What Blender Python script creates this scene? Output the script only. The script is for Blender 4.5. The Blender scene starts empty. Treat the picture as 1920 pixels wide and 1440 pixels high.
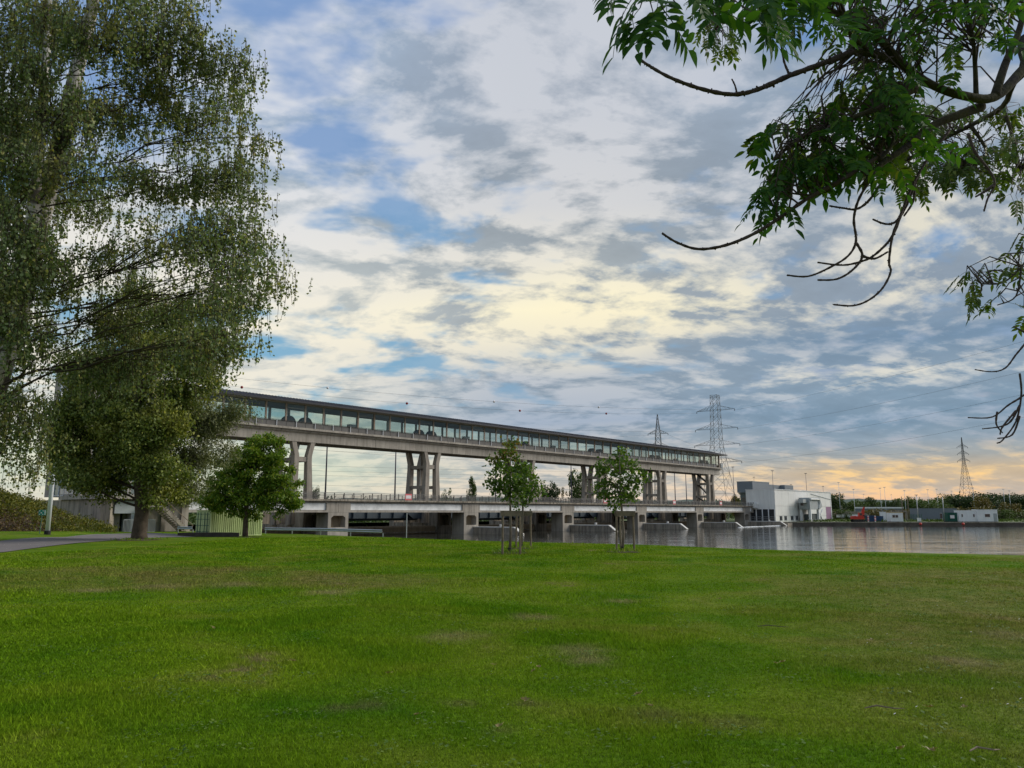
import bpy, bmesh, math, random
import numpy as np
from mathutils import Vector, Matrix

# ------------------------------------------------------------------ camera, sky, sun, exposure
SC = bpy.context.scene
COL = SC.collection
R = math.radians
EYE = 1.6
PITCH = math.atan(241 / 1440)
cam_d = bpy.data.cameras.new('camera')
cam_d.lens = 27.0
cam_d.sensor_width = 36.0
cam_d.clip_start = 0.1
cam_d.clip_end = 20000
cam = bpy.data.objects.new('camera', cam_d)
COL.objects.link(cam)
cam.location = (0, 0, EYE)
cam.rotation_euler = (math.pi / 2 + PITCH, 0, 0)
SC.camera = cam

SUN_AZ, SUN_EL = 68.0, 32.0          # degrees to the right of the view, above the horizon


class NT:
    """small helper to write shader node trees"""
    def __init__(self, tree):
        self.t = tree
        tree.nodes.clear()

    def n(self, typ, **kw):
        nd = self.t.nodes.new(typ)
        for k, v_ in kw.items():
            setattr(nd, k, v_)
        return nd

    def put(self, sock, val):
        if isinstance(val, bpy.types.NodeSocket):
            self.t.links.new(val, sock)
        elif val is not None:
            if hasattr(sock.default_value, '__len__') and not hasattr(val, '__len__'):
                val = [val] * len(sock.default_value)
            elif hasattr(sock.default_value, '__len__') and len(val) == 3 and len(sock.default_value) == 4:
                val = (*val, 1)
            sock.default_value = val

    def m(self, op, a, b=None, c=None, clamp=False):
        nd = self.n('ShaderNodeMath', operation=op, use_clamp=clamp)
        self.put(nd.inputs[0], a)
        if b is not None:
            self.put(nd.inputs[1], b)
        if c is not None:
            self.put(nd.inputs[2], c)
        return nd.outputs[0]

    def v(self, op, a, b=None, scale=None):
        nd = self.n('ShaderNodeVectorMath', operation=op)
        self.put(nd.inputs[0], a)
        if b is not None:
            self.put(nd.inputs[1], b)
        if scale is not None:
            self.put(nd.inputs['Scale'], scale)
        return nd.outputs['Value'] if op in ('DOT_PRODUCT', 'LENGTH', 'DISTANCE') else nd.outputs[0]

    def mix(self, f, a, b, blend='MIX'):
        nd = self.n('ShaderNodeMix', data_type='RGBA', blend_type=blend)
        self.put(nd.inputs[0], f)
        self.put(nd.inputs[6], a)
        self.put(nd.inputs[7], b)
        return nd.outputs[2]

    def noise(self, vec, scale, detail=4, rough=0.55, dist=0.0, lac=2.0, dim='3D'):
        nd = self.n('ShaderNodeTexNoise', noise_dimensions=dim)
        self.put(nd.inputs['Vector'], vec)
        nd.inputs['Scale'].default_value = scale
        nd.inputs['Detail'].default_value = detail
        nd.inputs['Roughness'].default_value = rough
        nd.inputs['Lacunarity'].default_value = lac
        nd.inputs['Distortion'].default_value = dist
        return nd.outputs[0]

    def ramp(self, f, stops, interp='LINEAR'):
        nd = self.n('ShaderNodeValToRGB')
        cr = nd.color_ramp
        cr.interpolation = interp
        while len(cr.elements) < len(stops):
            cr.elements.new(0.5)
        for e, (p, c) in zip(cr.elements, stops):
            e.position = p
            e.color = (*c, 1) if hasattr(c, '__len__') else (c, c, c, 1)
        self.put(nd.inputs[0], f)
        return nd.outputs[0]

    def sstep(self, x, a, b):
        nd = self.n('ShaderNodeMapRange', interpolation_type='SMOOTHSTEP')
        self.put(nd.inputs[0], x)
        self.put(nd.inputs[1], a)
        self.put(nd.inputs[2], b)
        return nd.outputs[0]

    def lin(self, x, a, b, c=0.0, d=1.0):
        nd = self.n('ShaderNodeMapRange')
        self.put(nd.inputs[0], x)
        for i, q in enumerate((a, b, c, d)):
            nd.inputs[i + 1].default_value = q
        return nd.outputs[0]


def srgb(r, g, b):
    return tuple(((c / 255) / 12.92 if c / 255 <= 0.04045 else ((c / 255 + 0.055) / 1.055) ** 2.4) for c in (r, g, b))


def build_sky():
    w = bpy.data.worlds.new('World')
    SC.world = w
    w.use_nodes = True
    N = NT(w.node_tree)
    out = N.n('ShaderNodeOutputWorld')
    bg = N.n('ShaderNodeBackground')
    bg.inputs[1].default_value = 0.1
    N.t.links.new(bg.outputs[0], out.inputs[0])
    sky = N.n('ShaderNodeTexSky', sky_type='NISHITA', sun_disc=False)
    sky.sun_elevation = R(SUN_EL)
    sky.sun_rotation = R(SUN_AZ)
    sky.air_density = 1.0
    sky.dust_density = 0.6
    sky.ozone_density = 1.5
    d = N.n('ShaderNodeTexCoord').outputs['Generated']
    sp = N.n('ShaderNodeSeparateXYZ')
    N.put(sp.inputs[0], d)
    x, y, z = sp.outputs
    az = N.m('MULTIPLY', N.m('ARCTAN2', x, y), 57.2958)
    zc = N.m('MAXIMUM', z, 0.0)
    el = N.m('MULTIPLY', N.m('ARCSINE', N.m('MINIMUM', zc, 1.0)), 57.2958)
    # cloud deck seen in perspective: direction projected to a flat layer
    k = N.m('DIVIDE', 1.0, N.m('ADD', zc, 0.21))
    cx = N.n('ShaderNodeCombineXYZ')
    N.put(cx.inputs[0], N.m('MULTIPLY', x, k))
    N.put(cx.inputs[1], N.m('MULTIPLY', y, k))
    q0 = cx.outputs[0]
    mp = N.n('ShaderNodeMapping')
    mp.inputs['Rotation'].default_value = (0, 0, R(-24))
    mp.inputs['Scale'].default_value = (0.8, 1.0, 1.0)
    N.put(mp.inputs[0], q0)
    q = mp.outputs[0]
    warp = N.n('ShaderNodeTexNoise')
    N.put(warp.inputs['Vector'], q)
    warp.inputs['Scale'].default_value = 1.6
    warp.inputs['Detail'].default_value = 1.5
    qw = N.v('ADD', q, N.v('SCALE', N.v('SUBTRACT', warp.outputs['Color'], (0.5, 0.5, 0.5)), scale=0.22))
    big = N.noise(N.v('ADD', qw, (3.1, 7.7, 0.4)), 1.55, 3, 0.5)
    mid = N.noise(N.v('ADD', qw, (1.3, 2.9, 5.5)), 7.8, 6, 0.6)
    fin = N.noise(N.v('ADD', qw, (9.3, 4.1, 2.5)), 26.0, 4, 0.62)
    # light side of each puff: density falls off towards the sun
    sd = (math.sin(R(25)) * 0.045, math.cos(R(25)) * 0.045, 0.02)
    mid2 = N.noise(N.v('ADD', N.v('ADD', qw, (1.3, 2.9, 5.5)), sd), 7.4, 3, 0.5)
    rim = N.m('SUBTRACT', mid, mid2)
    # columns of the photograph's sky: left, middle, right of the view
    def cols(f, L, M, Rr):
        a = N.ramp(f, [(e / 45, srgb(*c)) for e, c in L])
        b = N.ramp(f, [(e / 45, srgb(*c)) for e, c in M])
        c_ = N.ramp(f, [(e / 45, srgb(*c)) for e, c in Rr])
        wl = N.sstep(az, 2.0, -19.0)
        wr = N.sstep(az, 6.0, 26.0)
        return N.mix(wr, N.mix(wl, b, a), c_)
    f = N.m('DIVIDE', el, 45.0)
    jit = N.m('ADD', f, N.m('MULTIPLY', N.m('MULTIPLY', N.m('SUBTRACT', big, 0.5), 0.11), N.sstep(el, 1.0, 9.0)))
    bright = cols(jit,
        [(0, (232, 222, 204)), (3, (222, 226, 202)), (7, (236, 232, 218)), (11, (238, 233, 218)), (14, (246, 239, 220)), (19, (230, 229, 226)), (25, (217, 221, 228)), (33, (212, 217, 227)), (45, (208, 214, 226))],
        [(0, (236, 214, 190)), (3, (224, 214, 198)), (7, (164, 178, 196)), (10.5, (190, 196, 204)), (13, (236, 230, 212)), (15, (253, 245, 214)), (18, (232, 228, 216)), (23, (212, 213, 215)), (30, (202, 206, 214)), (45, (196, 202, 214))],
        [(0, (244, 192, 158)), (1.4, (250, 206, 156)), (2.7, (253, 212, 146)), (3.7, (214, 198, 174)), (4.6, (170, 177, 187)), (7, (156, 174, 194)), (9.3, (204, 208, 211)), (11.5, (160, 173, 190)), (15, (226, 222, 208)), (20, (196, 200, 205)), (30, (186, 194, 208)), (45, (188, 196, 210))])
    dark = cols(jit,
        [(0, (211, 206, 194)), (3, (201, 212, 192)), (7, (193, 200, 198)), (11, (197, 203, 202)), (15, (203, 208, 204)), (20, (173, 184, 192)), (28, (161, 179, 200)), (36, (157, 177, 202)), (45, (157, 176, 200))],
        [(0, (207, 194, 178)), (2.6, (181, 185, 184)), (7, (131, 153, 174)), (11, (149, 164, 178)), (14, (169, 178, 184)), (18, (163, 172, 178)), (24, (151, 162, 173)), (31, (159, 171, 187)), (45, (157, 170, 188))],
        [(0, (223, 184, 160)), (1.4, (195, 182, 168)), (2.7, (205, 184, 154)), (3.5, (169, 172, 170)), (4.6, (147, 163, 176)), (6.4, (125, 151, 173)), (9, (141, 161, 179)), (11.5, (119, 145, 170)), (15, (145, 160, 176)), (20, (144, 159, 175)), (28, (149, 166, 185)), (45, (151, 167, 187))])
    dens = N.m('ADD', N.m('MULTIPLY', big, 0.70), N.m('ADD', N.m('MULTIPLY', mid, 0.70), N.m('MULTIPLY', fin, 0.48)))
    # the brightest break in the cloud, low ahead and a little to the right, and a smaller one higher at the right
    def lobe(a0, e0, wa, we):
        da = N.m('DIVIDE', N.m('SUBTRACT', az, a0), wa)
        de = N.m('DIVIDE', N.m('SUBTRACT', el, e0), we)
        return N.m('EXPONENT', N.m('MULTIPLY', N.m('ADD', N.m('MULTIPLY', da, da), N.m('MULTIPLY', de, de)), -1.0))
    glow = N.m('ADD', lobe(8.5, 14.6, 10.0, 3.0), N.m('ADD', N.m('MULTIPLY', lobe(29.0, 19.5, 3.6, 3.5), 0.9), N.m('MULTIPLY', lobe(25.0, 9.2, 9.0, 1.1), 0.7)), clamp=True)
    t = N.m('ADD', N.sstep(dens, N.m('SUBTRACT', N.m('ADD', 0.66, N.m('MULTIPLY', N.sstep(az, 4.0, 19.0), 0.19)), N.m('MULTIPLY', glow, 0.24)), N.m('SUBTRACT', N.m('ADD', 1.21, N.m('MULTIPLY', N.sstep(az, 4.0, 19.0), 0.12)), N.m('MULTIPLY', glow, 0.20))), N.m('MULTIPLY', rim, 3.0), clamp=True)
    cloud = N.mix(N.m('MULTIPLY', N.m('MULTIPLY', glow, t), 0.45), N.mix(t, N.v('SCALE', dark, scale=N.lin(mid, 0.3, 0.7, 0.90, 1.10)), bright), srgb(255, 243, 205))
    # blue gaps
    gap = N.noise(N.v('ADD', qw, (14.2, 2.3, 8.2)), 4.6, 4.5, 0.55)
    gl = N.mix(N.m('MULTIPLY', N.sstep(az, 4.0, -9.0), N.m('ADD', 0.55, N.m('MULTIPLY', N.sstep(el, 17.0, 27.0), 0.6))), (0.30, 0.30, 0.30), (0.42, 0.42, 0.42))
    gd = N.m('MULTIPLY', N.sstep(el, 3.0, 8.0), 1.0)
    thr = N.m('SUBTRACT', gl, N.m('MULTIPLY', N.m('SUBTRACT', 1.0, gd), 0.3))
    blue = N.m('SUBTRACT', 1.0, N.sstep(gap, N.m('SUBTRACT', thr, 0.02), N.m('ADD', thr, 0.15)))
    clear = N.mix(0.72, N.v('SCALE', sky.outputs[0], scale=SKY_K), cols(f, [(0, (200, 214, 190)), (4, (190, 218, 200)), (9, (96, 180, 222)), (14, (120, 186, 226)), (25, (132, 172, 224)), (45, (116, 160, 222))],
                 [(0, (226, 205, 190)), (5, (150, 175, 200)), (14, (140, 190, 225)), (30, (128, 168, 220)), (45, (96, 146, 220))],
                 [(0, (240, 190, 150)), (4, (190, 180, 180)), (14, (120, 165, 210)), (45, (96, 146, 220))]))
    col = N.mix(N.m('MULTIPLY', blue, 0.88), cloud, clear)
    # below the horizon: the dull colour of the land far off
    col = N.mix(N.m('LESS_THAN', z, -0.002), col, (0.09, 0.11, 0.08))
    N.put(bg.inputs[0], N.v('SCALE', col, scale=10.0 * SKY_LEVEL))


SKY_K = 0.05
SKY_LEVEL = 0.43
build_sky()
sun_d = bpy.data.lights.new('sun', 'SUN')
sun_d.energy = 1.5
sun_d.angle = R(34)
sun_d.color = (1.0, 0.93, 0.82)
sun = bpy.data.objects.new('sun', sun_d)
COL.objects.link(sun)
_sv = Vector((math.sin(R(SUN_AZ)) * math.cos(R(SUN_EL)), math.cos(R(SUN_AZ)) * math.cos(R(SUN_EL)), math.sin(R(SUN_EL))))
sun.rotation_euler = _sv.to_track_quat('Z', 'Y').to_euler()
sun.location = _sv * 300
SC.view_settings.view_transform = 'Standard'
SC.view_settings.look = 'None'
SC.view_settings.exposure = 1.22
SC.view_settings.gamma = 1.0
SC.view_settings.use_curve_mapping = False
SC.world.cycles.sampling_method = 'NONE'      # smooth sky: no need for a light map
SC.cycles.max_bounces = 6
SC.cycles.diffuse_bounces = 2
SC.cycles.glossy_bounces = 3
SC.cycles.transmission_bounces = 4
SC.cycles.transparent_max_bounces = 12
SC.cycles.caustics_reflective = False
SC.cycles.caustics_refractive = False

# ------------------------------------------------------------------ helpers
RNG = np.random.default_rng(11)
random.seed(5)
FPX = 1440.0
A = math.atan(1266 / 1460.0)                      # the dam runs 41 degrees to the right of the view
U = Vector((math.sin(A), math.cos(A), 0))         # along the dam, towards the far bank
V = Vector((-math.cos(A), math.sin(A), 0))        # across the dam, upstream
BROT = math.pi / 2 - A
WATER_Z = -2.4
FAR_Z = -1.3


def bw(t, s, z=0.0):
    return U * t + V * s + Vector((0, 0, z))


def ts_of(X, Y):
    return X * U.x + Y * U.y, X * V.x + Y * V.y


def ray(x, y):
    a, b = (x - 960) / FPX, (720 - y) / FPX
    return a, math.cos(PITCH) - b * math.sin(PITCH), math.sin(PITCH) + b * math.cos(PITCH)


def at(x, y, Y):
    r = ray(x, y)
    k = Y / r[1]
    return Vector((r[0] * k, Y, EYE + r[2] * k))


def atz(x, y, Z):
    r = ray(x, y)
    k = (Z - EYE) / r[2]
    return Vector((r[0] * k, r[1] * k, Z))


def sst(a, b, x):
    q = min(1.0, max(0.0, (x - a) / (b - a)))
    return q * q * (3 - 2 * q)


def terrain(X, Y):
    z = -0.75 * sst(45, 78, Y) * max(sst(-40, -28, X), sst(70, 82, Y))
    z += 0.03 * math.sin(X * 0.31 + 1.3) * math.sin(Y * 0.23) + 0.02 * math.sin(X * 0.9 + Y * 0.7)
    return z


def on_ground(x, y):
    Y = 3.0
    while Y < 130:
        p = at(x, y, Y)
        if p.z <= terrain(p.x, p.y):
            break
        Y += 0.1
    return Vector((p.x, p.y, terrain(p.x, p.y)))


def bank_t(s):
    return 36.2 - 0.06 * min(max(s, -40), 40) + (50.5 - 33.8) * sst(40, 60, s)


class MB:
    """collects shapes; build() links them as one mesh object"""
    def __init__(self):
        self.v, self.f = [], []

    def add(self, vs, fs):
        k = len(self.v)
        self.v.extend([tuple(p) for p in vs])
        self.f.extend([tuple(i + k for i in f) for f in fs])
        return self

    def box(self, x0, x1, y0, y1, z0, z1):
        vs = [(x, y, z) for z in (z0, z1) for y in (y0, y1) for x in (x0, x1)]
        return self.add(vs, [(0, 2, 3, 1), (4, 5, 7, 6), (0, 1, 5, 4), (2, 6, 7, 3), (0, 4, 6, 2), (1, 3, 7, 5)])

    def beam(self, p, q, w, h=None, up=(0, 0, 1), w2=None, h2=None):
        p, q = Vector(p), Vector(q)
        h = w if h is None else h
        w2 = w if w2 is None else w2
        h2 = h if h2 is None else h2
        d = (q - p).normalized()
        upv = Vector(up)
        if abs(d.dot(upv)) > 0.98:
            upv = Vector((0, 1, 0))
        s = d.cross(upv).normalized()
        n = s.cross(d)
        vs = []
        for c, ww, hh in ((p, w, h), (q, w2, h2)):
            for a, b in ((-1, -1), (1, -1), (1, 1), (-1, 1)):
                vs.append(c + s * (a * ww / 2) + n * (b * hh / 2))
        return self.add(vs, [(3, 2, 1, 0), (4, 5, 6, 7), (0, 1, 5, 4), (1, 2, 6, 5), (2, 3, 7, 6), (3, 0, 4, 7)])

    def tube(self, pts, radii, n=6, cap=True):
        pts = [Vector(p) for p in pts]
        if not hasattr(radii, '__len__'):
            radii = [radii] * len(pts)
        k = len(self.v)
        ref = None
        for i, p in enumerate(pts):
            d = (pts[min(i + 1, len(pts) - 1)] - pts[max(i - 1, 0)])
            d = d.normalized() if d.length > 1e-9 else Vector((0, 0, 1))
            if ref is None:
                ref = d.orthogonal().normalized()
            ref = (ref - d * ref.dot(d))
            ref = ref.normalized() if ref.length > 1e-6 else d.orthogonal().normalized()
            o = d.cross(ref)
            for j in range(n):
                a = 2 * math.pi * j / n
                self.v.append(tuple(p + (ref * math.cos(a) + o * math.sin(a)) * radii[i]))
        for i in range(len(pts) - 1):
            for j in range(n):
                a, b = k + i * n + j, k + i * n + (j + 1) % n
                self.f.append((a, b, b + n, a + n))
        if cap:
            self.f.append(tuple(k + j for j in reversed(range(n))))
            self.f.append(tuple(k + (len(pts) - 1) * n + j for j in range(n)))
        return self

    def prism(self, poly, axis, a, b):
        """poly: 2-D outline; axis 0/1/2 is the extrusion axis, from a to b"""
        def place(p, w):
            return {0: (w, p[0], p[1]), 1: (p[0], w, p[1]), 2: (p[0], p[1], w)}[axis]
        n = len(poly)
        vs = [place(p, a) for p in poly] + [place(p, b) for p in poly]
        fs = [tuple(reversed(range(n))), tuple(range(n, 2 * n))]
        fs += [(i, (i + 1) % n, n + (i + 1) % n, n + i) for i in range(n)]
        return self.add(vs, fs)

    def ball(self, c, r, n=8, m=6, sz=1.0):
        k = len(self.v)
        c = Vector(c)
        for i in range(m + 1):
            th = math.pi * i / m
            for j in range(n):
                a = 2 * math.pi * j / n
                self.v.append(tuple(c + Vector((math.sin(th) * math.cos(a), math.sin(th) * math.sin(a), math.cos(th) * sz)) * r))
        for i in range(m):
            for j in range(n):
                p, q = k + i * n + j, k + i * n + (j + 1) % n
                self.f.append((p, p + n, q + n, q))
        return self

    def mesh(self, name, mat, smooth=False):
        me = bpy.data.meshes.new(name)
        me.from_pydata(self.v, [], self.f)
        bm = bmesh.new()
        bm.from_mesh(me)
        bmesh.ops.recalc_face_normals(bm, faces=bm.faces)
        bm.to_mesh(me)
        bm.free()
        if smooth:
            me.polygons.foreach_set('use_smooth', [True] * len(me.polygons))
        me.materials.append(mat)
        return me

    def build(self, name, mat, parent=None, loc=(0, 0, 0), rot=(0, 0, 0), smooth=False):
        return put(name, self.mesh(name, mat, smooth), parent, loc, rot)


def put(name, me, parent=None, loc=(0, 0, 0), rot=(0, 0, 0), scale=None):
    o = bpy.data.objects.new(name, me)
    COL.objects.link(o)
    o.parent = parent
    o.location = loc
    o.rotation_euler = rot
    if scale is not None:
        o.scale = scale
    return o


def tag(o, label, cat, group=None):
    o['label'] = label
    o['category'] = cat
    if group:
        o['group'] = group
    return o


def kind(o, k):
    o['kind'] = k
    return o


def thing(name, label, cat, loc=(0, 0, 0), rotz=0.0, group=None):
    o = bpy.data.objects.new(name, None)
    o.empty_display_size = 0.3
    COL.objects.link(o)
    o.location = loc
    o.rotation_euler = (0, 0, rotz)
    return tag(o, label, cat, group)


def quads_mesh(name, V4, mat, smooth=False, n=4):
    """V4: (N, n, 3) array of polygons"""
    N_ = V4.shape[0]
    me = bpy.data.meshes.new(name)
    me.vertices.add(N_ * n)
    me.vertices.foreach_set('co', V4.reshape(-1).astype(np.float32))
    me.loops.add(N_ * n)
    me.loops.foreach_set('vertex_index', np.arange(N_ * n, dtype=np.int32))
    me.polygons.add(N_)
    me.polygons.foreach_set('loop_start', np.arange(0, N_ * n, n, dtype=np.int32))
    me.polygons.foreach_set('loop_total', np.full(N_, n, dtype=np.int32))
    me.update(calc_edges=True)
    me.materials.append(mat)
    return me


# ------------------------------------------------------------------ materials
def mat_base(name):
    m = bpy.data.materials.new(name)
    m.use_nodes = True
    N = NT(m.node_tree)
    out = N.n('ShaderNodeOutputMaterial')
    return m, N, out


def surf(name, col, rough=0.85, var=0.18, scale=1.5, streak=0.0, bump=0.0, bscale=8.0, metal=0.0, spec=0.3, col2=None, coat=0.0):
    m, N, out = mat_base(name)
    b = N.n('ShaderNodeBsdfPrincipled')
    N.t.links.new(b.outputs[0], out.inputs[0])
    pos = N.n('ShaderNodeNewGeometry').outputs['Position']
    n1 = N.noise(pos, scale, 5, 0.6)
    k = N.lin(n1, 0.3, 0.7, 1 - var, 1 + var)
    c = (*col, 1)
    if col2 is not None:
        n2 = N.noise(N.v('ADD', pos, (17, 3, 5)), scale * 0.6, 4, 0.6)
        c = N.mix(N.sstep(n2, 0.45, 0.62), col, col2)
    if streak > 0:
        st = N.noise(N.v('MULTIPLY', pos, (1.6, 1.6, 0.16)), 1.3, 5, 0.65)
        k = N.m('MULTIPLY', k, N.lin(st, 0.42, 0.66, 1.0, 1.0 - streak))
    N.put(b.inputs['Base Color'], N.v('SCALE', c if isinstance(c, bpy.types.NodeSocket) else col, scale=k))
    b.inputs['Roughness'].default_value = rough
    b.inputs['Metallic'].default_value = metal
    b.inputs['Specular IOR Level'].default_value = spec
    b.inputs['Coat Weight'].default_value = coat
    if bump > 0:
        bp = N.n('ShaderNodeBump')
        bp.inputs['Strength'].default_value = bump
        bp.inputs['Distance'].default_value = 0.02
        N.put(bp.inputs['Height'], N.noise(pos, bscale, 4, 0.6))
        N.put(b.inputs['Normal'], bp.outputs[0])
    return m


def leaf_mat(name, stops, trans=0.35, rough=0.5, patch=0.0, patch_stops=None, patch_scale=0.35):
    """per-leaf colour by mesh island, thin-leaf light transmission"""
    m, N, out = mat_base(name)
    g = N.n('ShaderNodeNewGeometry')
    c = N.ramp(g.outputs['Random Per Island'], stops)
    if patch_stops:
        n1 = N.noise(g.outputs['Position'], patch_scale, 3, 0.5)
        c2 = N.ramp(g.outputs['Random Per Island'], patch_stops)
        c = N.mix(N.m('MULTIPLY', N.sstep(n1, 0.5, 0.66), patch), c, c2)
    b = N.n('ShaderNodeBsdfPrincipled')
    N.put(b.inputs['Base Color'], c)
    b.inputs['Roughness'].default_value = rough
    b.inputs['Specular IOR Level'].default_value = 0.22
    tr = N.n('ShaderNodeBsdfTranslucent')
    N.put(tr.inputs[0], N.mix(1.0, c, (1.0, 1.05, 0.45, 1), 'MULTIPLY'))
    mx = N.n('ShaderNodeMixShader')
    mx.inputs[0].default_value = trans
    N.t.links.new(b.outputs[0], mx.inputs[1])
    N.t.links.new(tr.outputs[0], mx.inputs[2])
    N.t.links.new(mx.outputs[0], out.inputs[0])
    return m


def glass_mat(name, tint, refl=0.12):
    m, N, out = mat_base(name)
    t = N.n('ShaderNodeBsdfTransparent')
    oi = N.n('ShaderNodeObjectInfo')
    N.put(t.inputs[0], N.v('SCALE', tint, scale=N.lin(oi.outputs['Random'], 0, 1, 0.84, 1.0)))
    g = N.n('ShaderNodeBsdfGlossy')
    g.inputs['Roughness'].default_value = 0.03
    lw = N.n('ShaderNodeLayerWeight')
    lw.inputs[0].default_value = 0.5
    mx = N.n('ShaderNodeMixShader')
    N.put(mx.inputs[0], N.m('ADD', refl, N.m('MULTIPLY', N.m('POWER', lw.outputs['Facing'], 4.0), 0.35)))
    N.t.links.new(t.outputs[0], mx.inputs[1])
    N.t.links.new(g.outputs[0], mx.inputs[2])
    N.t.links.new(mx.outputs[0], out.inputs[0])
    return m


M = {}
M['concrete'] = surf('concrete', (0.385, 0.352, 0.305), 0.9, 0.18, 0.35, streak=0.32, bump=0.2)
M['leg_concrete'] = surf('leg_concrete', (0.315, 0.28, 0.24), 0.9, 0.16, 0.5, streak=0.32, bump=0.2)
M['old_concrete'] = surf('old_concrete', (0.33, 0.29, 0.235), 0.92, 0.22, 0.4, streak=0.6, bump=0.4)
M['weir_wall'] = surf('weir_wall', (0.30, 0.235, 0.155), 0.9, 0.2, 0.3, streak=0.3)
M['white_panel'] = surf('white_panel', (0.82, 0.83, 0.83), 0.8, 0.07, 0.8, col2=(0.66, 0.67, 0.67))
M['pale_edge'] = surf('pale_edge', (0.58, 0.57, 0.54), 0.8, 0.12, 1.0)
M['roof_metal'] = surf('roof_metal', (0.085, 0.085, 0.1), 0.45, 0.1, 0.5, metal=0.3)
M['roof_edge'] = surf('roof_edge', (0.03, 0.033, 0.045), 0.5, 0.1, 0.5)
M['soffit'] = surf('soffit', (0.42, 0.40, 0.36), 0.8, 0.1, 0.6)
M['post'] = surf('post', (0.36, 0.315, 0.27), 0.8, 0.15, 0.4, col2=(0.33, 0.25, 0.2))
M['parapet'] = surf('parapet', (0.13, 0.125, 0.12), 0.7, 0.18, 1.2)
M['gallery_inside'] = surf('gallery_inside', (0.62, 0.65, 0.63), 0.85, 0.1, 0.6)
M['pane'] = glass_mat('pane', (0.945, 0.99, 0.965), 0.04)
M['machine'] = surf('machine', (0.07, 0.085, 0.085), 0.6, 0.2, 1.0)
M['iron'] = surf('iron', (0.055, 0.05, 0.05), 0.6, 0.3, 2.0)
M['railing'] = surf('railing', (0.16, 0.155, 0.15), 0.6, 0.25, 0.8)
M['gate_steel'] = surf('gate_steel', (0.045, 0.066, 0.085), 0.55, 0.25, 0.6, spec=0.4)
M['pylon_steel'] = surf('pylon_steel', (0.12, 0.125, 0.13), 0.6, 0.15, 0.2)
M['galvanised'] = surf('galvanised', (0.42, 0.44, 0.46), 0.42, 0.1, 0.7, metal=0.55)
M['pole_grey'] = surf('pole_grey', (0.62, 0.65, 0.70), 0.45, 0.08, 0.8)
M['dark_pole'] = surf('dark_pole', (0.10, 0.09, 0.12), 0.5, 0.1, 0.3)
M['hall_white'] = surf('hall_white', (0.76, 0.765, 0.74), 0.75, 0.06, 0.25, streak=0.10)
M['hall_grey'] = surf('hall_grey', (0.16, 0.185, 0.215), 0.6, 0.08, 0.3)
M['rake_grey'] = surf('rake_grey', (0.34, 0.37, 0.38), 0.6, 0.12, 0.8)
M['purple'] = surf('purple', (0.28, 0.16, 0.26), 0.7, 0.1, 0.5)
M['painted_shade'] = surf('painted_shade', (0.035, 0.037, 0.042), 0.8, 0.15, 0.6)  # near-black colour standing in for shade inside hollows
M['dark_glass'] = surf('dark_glass', (0.02, 0.022, 0.03), 0.12, 0.1, 0.6, spec=0.6)
M['quay'] = surf('quay', (0.11, 0.095, 0.078), 0.95, 0.35, 0.5, bump=0.6, bscale=2)
M['asphalt'] = surf('asphalt', (0.135, 0.12, 0.115), 0.95, 0.15, 0.8, bump=0.4, bscale=30)
M['cabin_white'] = surf('cabin_white', (0.78, 0.79, 0.80), 0.6, 0.05, 0.6, streak=0.08)
M['yellow_trim'] = surf('yellow_trim', (0.62, 0.42, 0.12), 0.6, 0.1, 1)
M['blue_box'] = surf('blue_box', (0.02, 0.055, 0.13), 0.6, 0.15, 0.8)
M['green_box'] = surf('green_box', (0.012, 0.085, 0.06), 0.6, 0.15, 0.8)
M['red_paint'] = surf('red_paint', (0.55, 0.045, 0.03), 0.45, 0.12, 1.2)
M['sign_red'] = surf('sign_red', (0.66, 0.16, 0.17), 0.6, 0.1, 1)
M['sign_white'] = surf('sign_white', (0.78, 0.74, 0.74), 0.6, 0.05, 1)
M['rubber'] = surf('rubber', (0.02, 0.02, 0.02), 0.85, 0.2, 2)
M['sign_green'] = surf('sign_green', (0.0, 0.20, 0.155), 0.5, 0.08, 2)
M['container_green'] = surf('container_green', (0.46, 0.55, 0.27), 0.6, 0.14, 0.7, streak=0.3)
M['timber'] = surf('timber', (0.21, 0.165, 0.12), 0.9, 0.3, 3.0, streak=0.25, bump=0.4, bscale=20)
M['old_timber'] = surf('old_timber', (0.05, 0.042, 0.038), 0.9, 0.3, 2.0)
M['fence_green'] = surf('fence_green', (0.05, 0.13, 0.10), 0.6, 0.2, 1)
M['soil'] = surf('soil', (0.07, 0.048, 0.033), 0.95, 0.35, 2.0, bump=0.8, bscale=6)
M['far_land'] = surf('far_land', (0.075, 0.105, 0.03), 0.95, 0.35, 0.06)
M['hill'] = surf('hill', (0.055, 0.085, 0.07), 0.95, 0.2, 0.01)
M['red_ball'] = surf('red_ball', (0.28, 0.02, 0.025), 0.5, 0.1, 1)
M['foam'] = surf('foam', (0.75, 0.75, 0.72), 0.9, 0.1, 2)
M['wire'] = surf('wire', (0.12, 0.12, 0.13), 0.6, 0.1, 1)
M['bark'] = surf('bark', (0.075, 0.058, 0.042), 0.95, 0.4, 3.0, streak=0.35, bump=0.9, bscale=9)
M['twig'] = surf('twig', (0.075, 0.055, 0.05), 0.9, 0.3, 12.0, bump=0.6, bscale=60)
M['ash_limb'] = surf('ash_limb', (0.072, 0.066, 0.038), 0.95, 0.35, 9.0, bump=0.9, bscale=40, col2=(0.06, 0.05, 0.045))
M['grey_bark'] = surf('grey_bark', (0.17, 0.14, 0.11), 0.95, 0.3, 4.0, bump=0.6, bscale=15)


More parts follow.
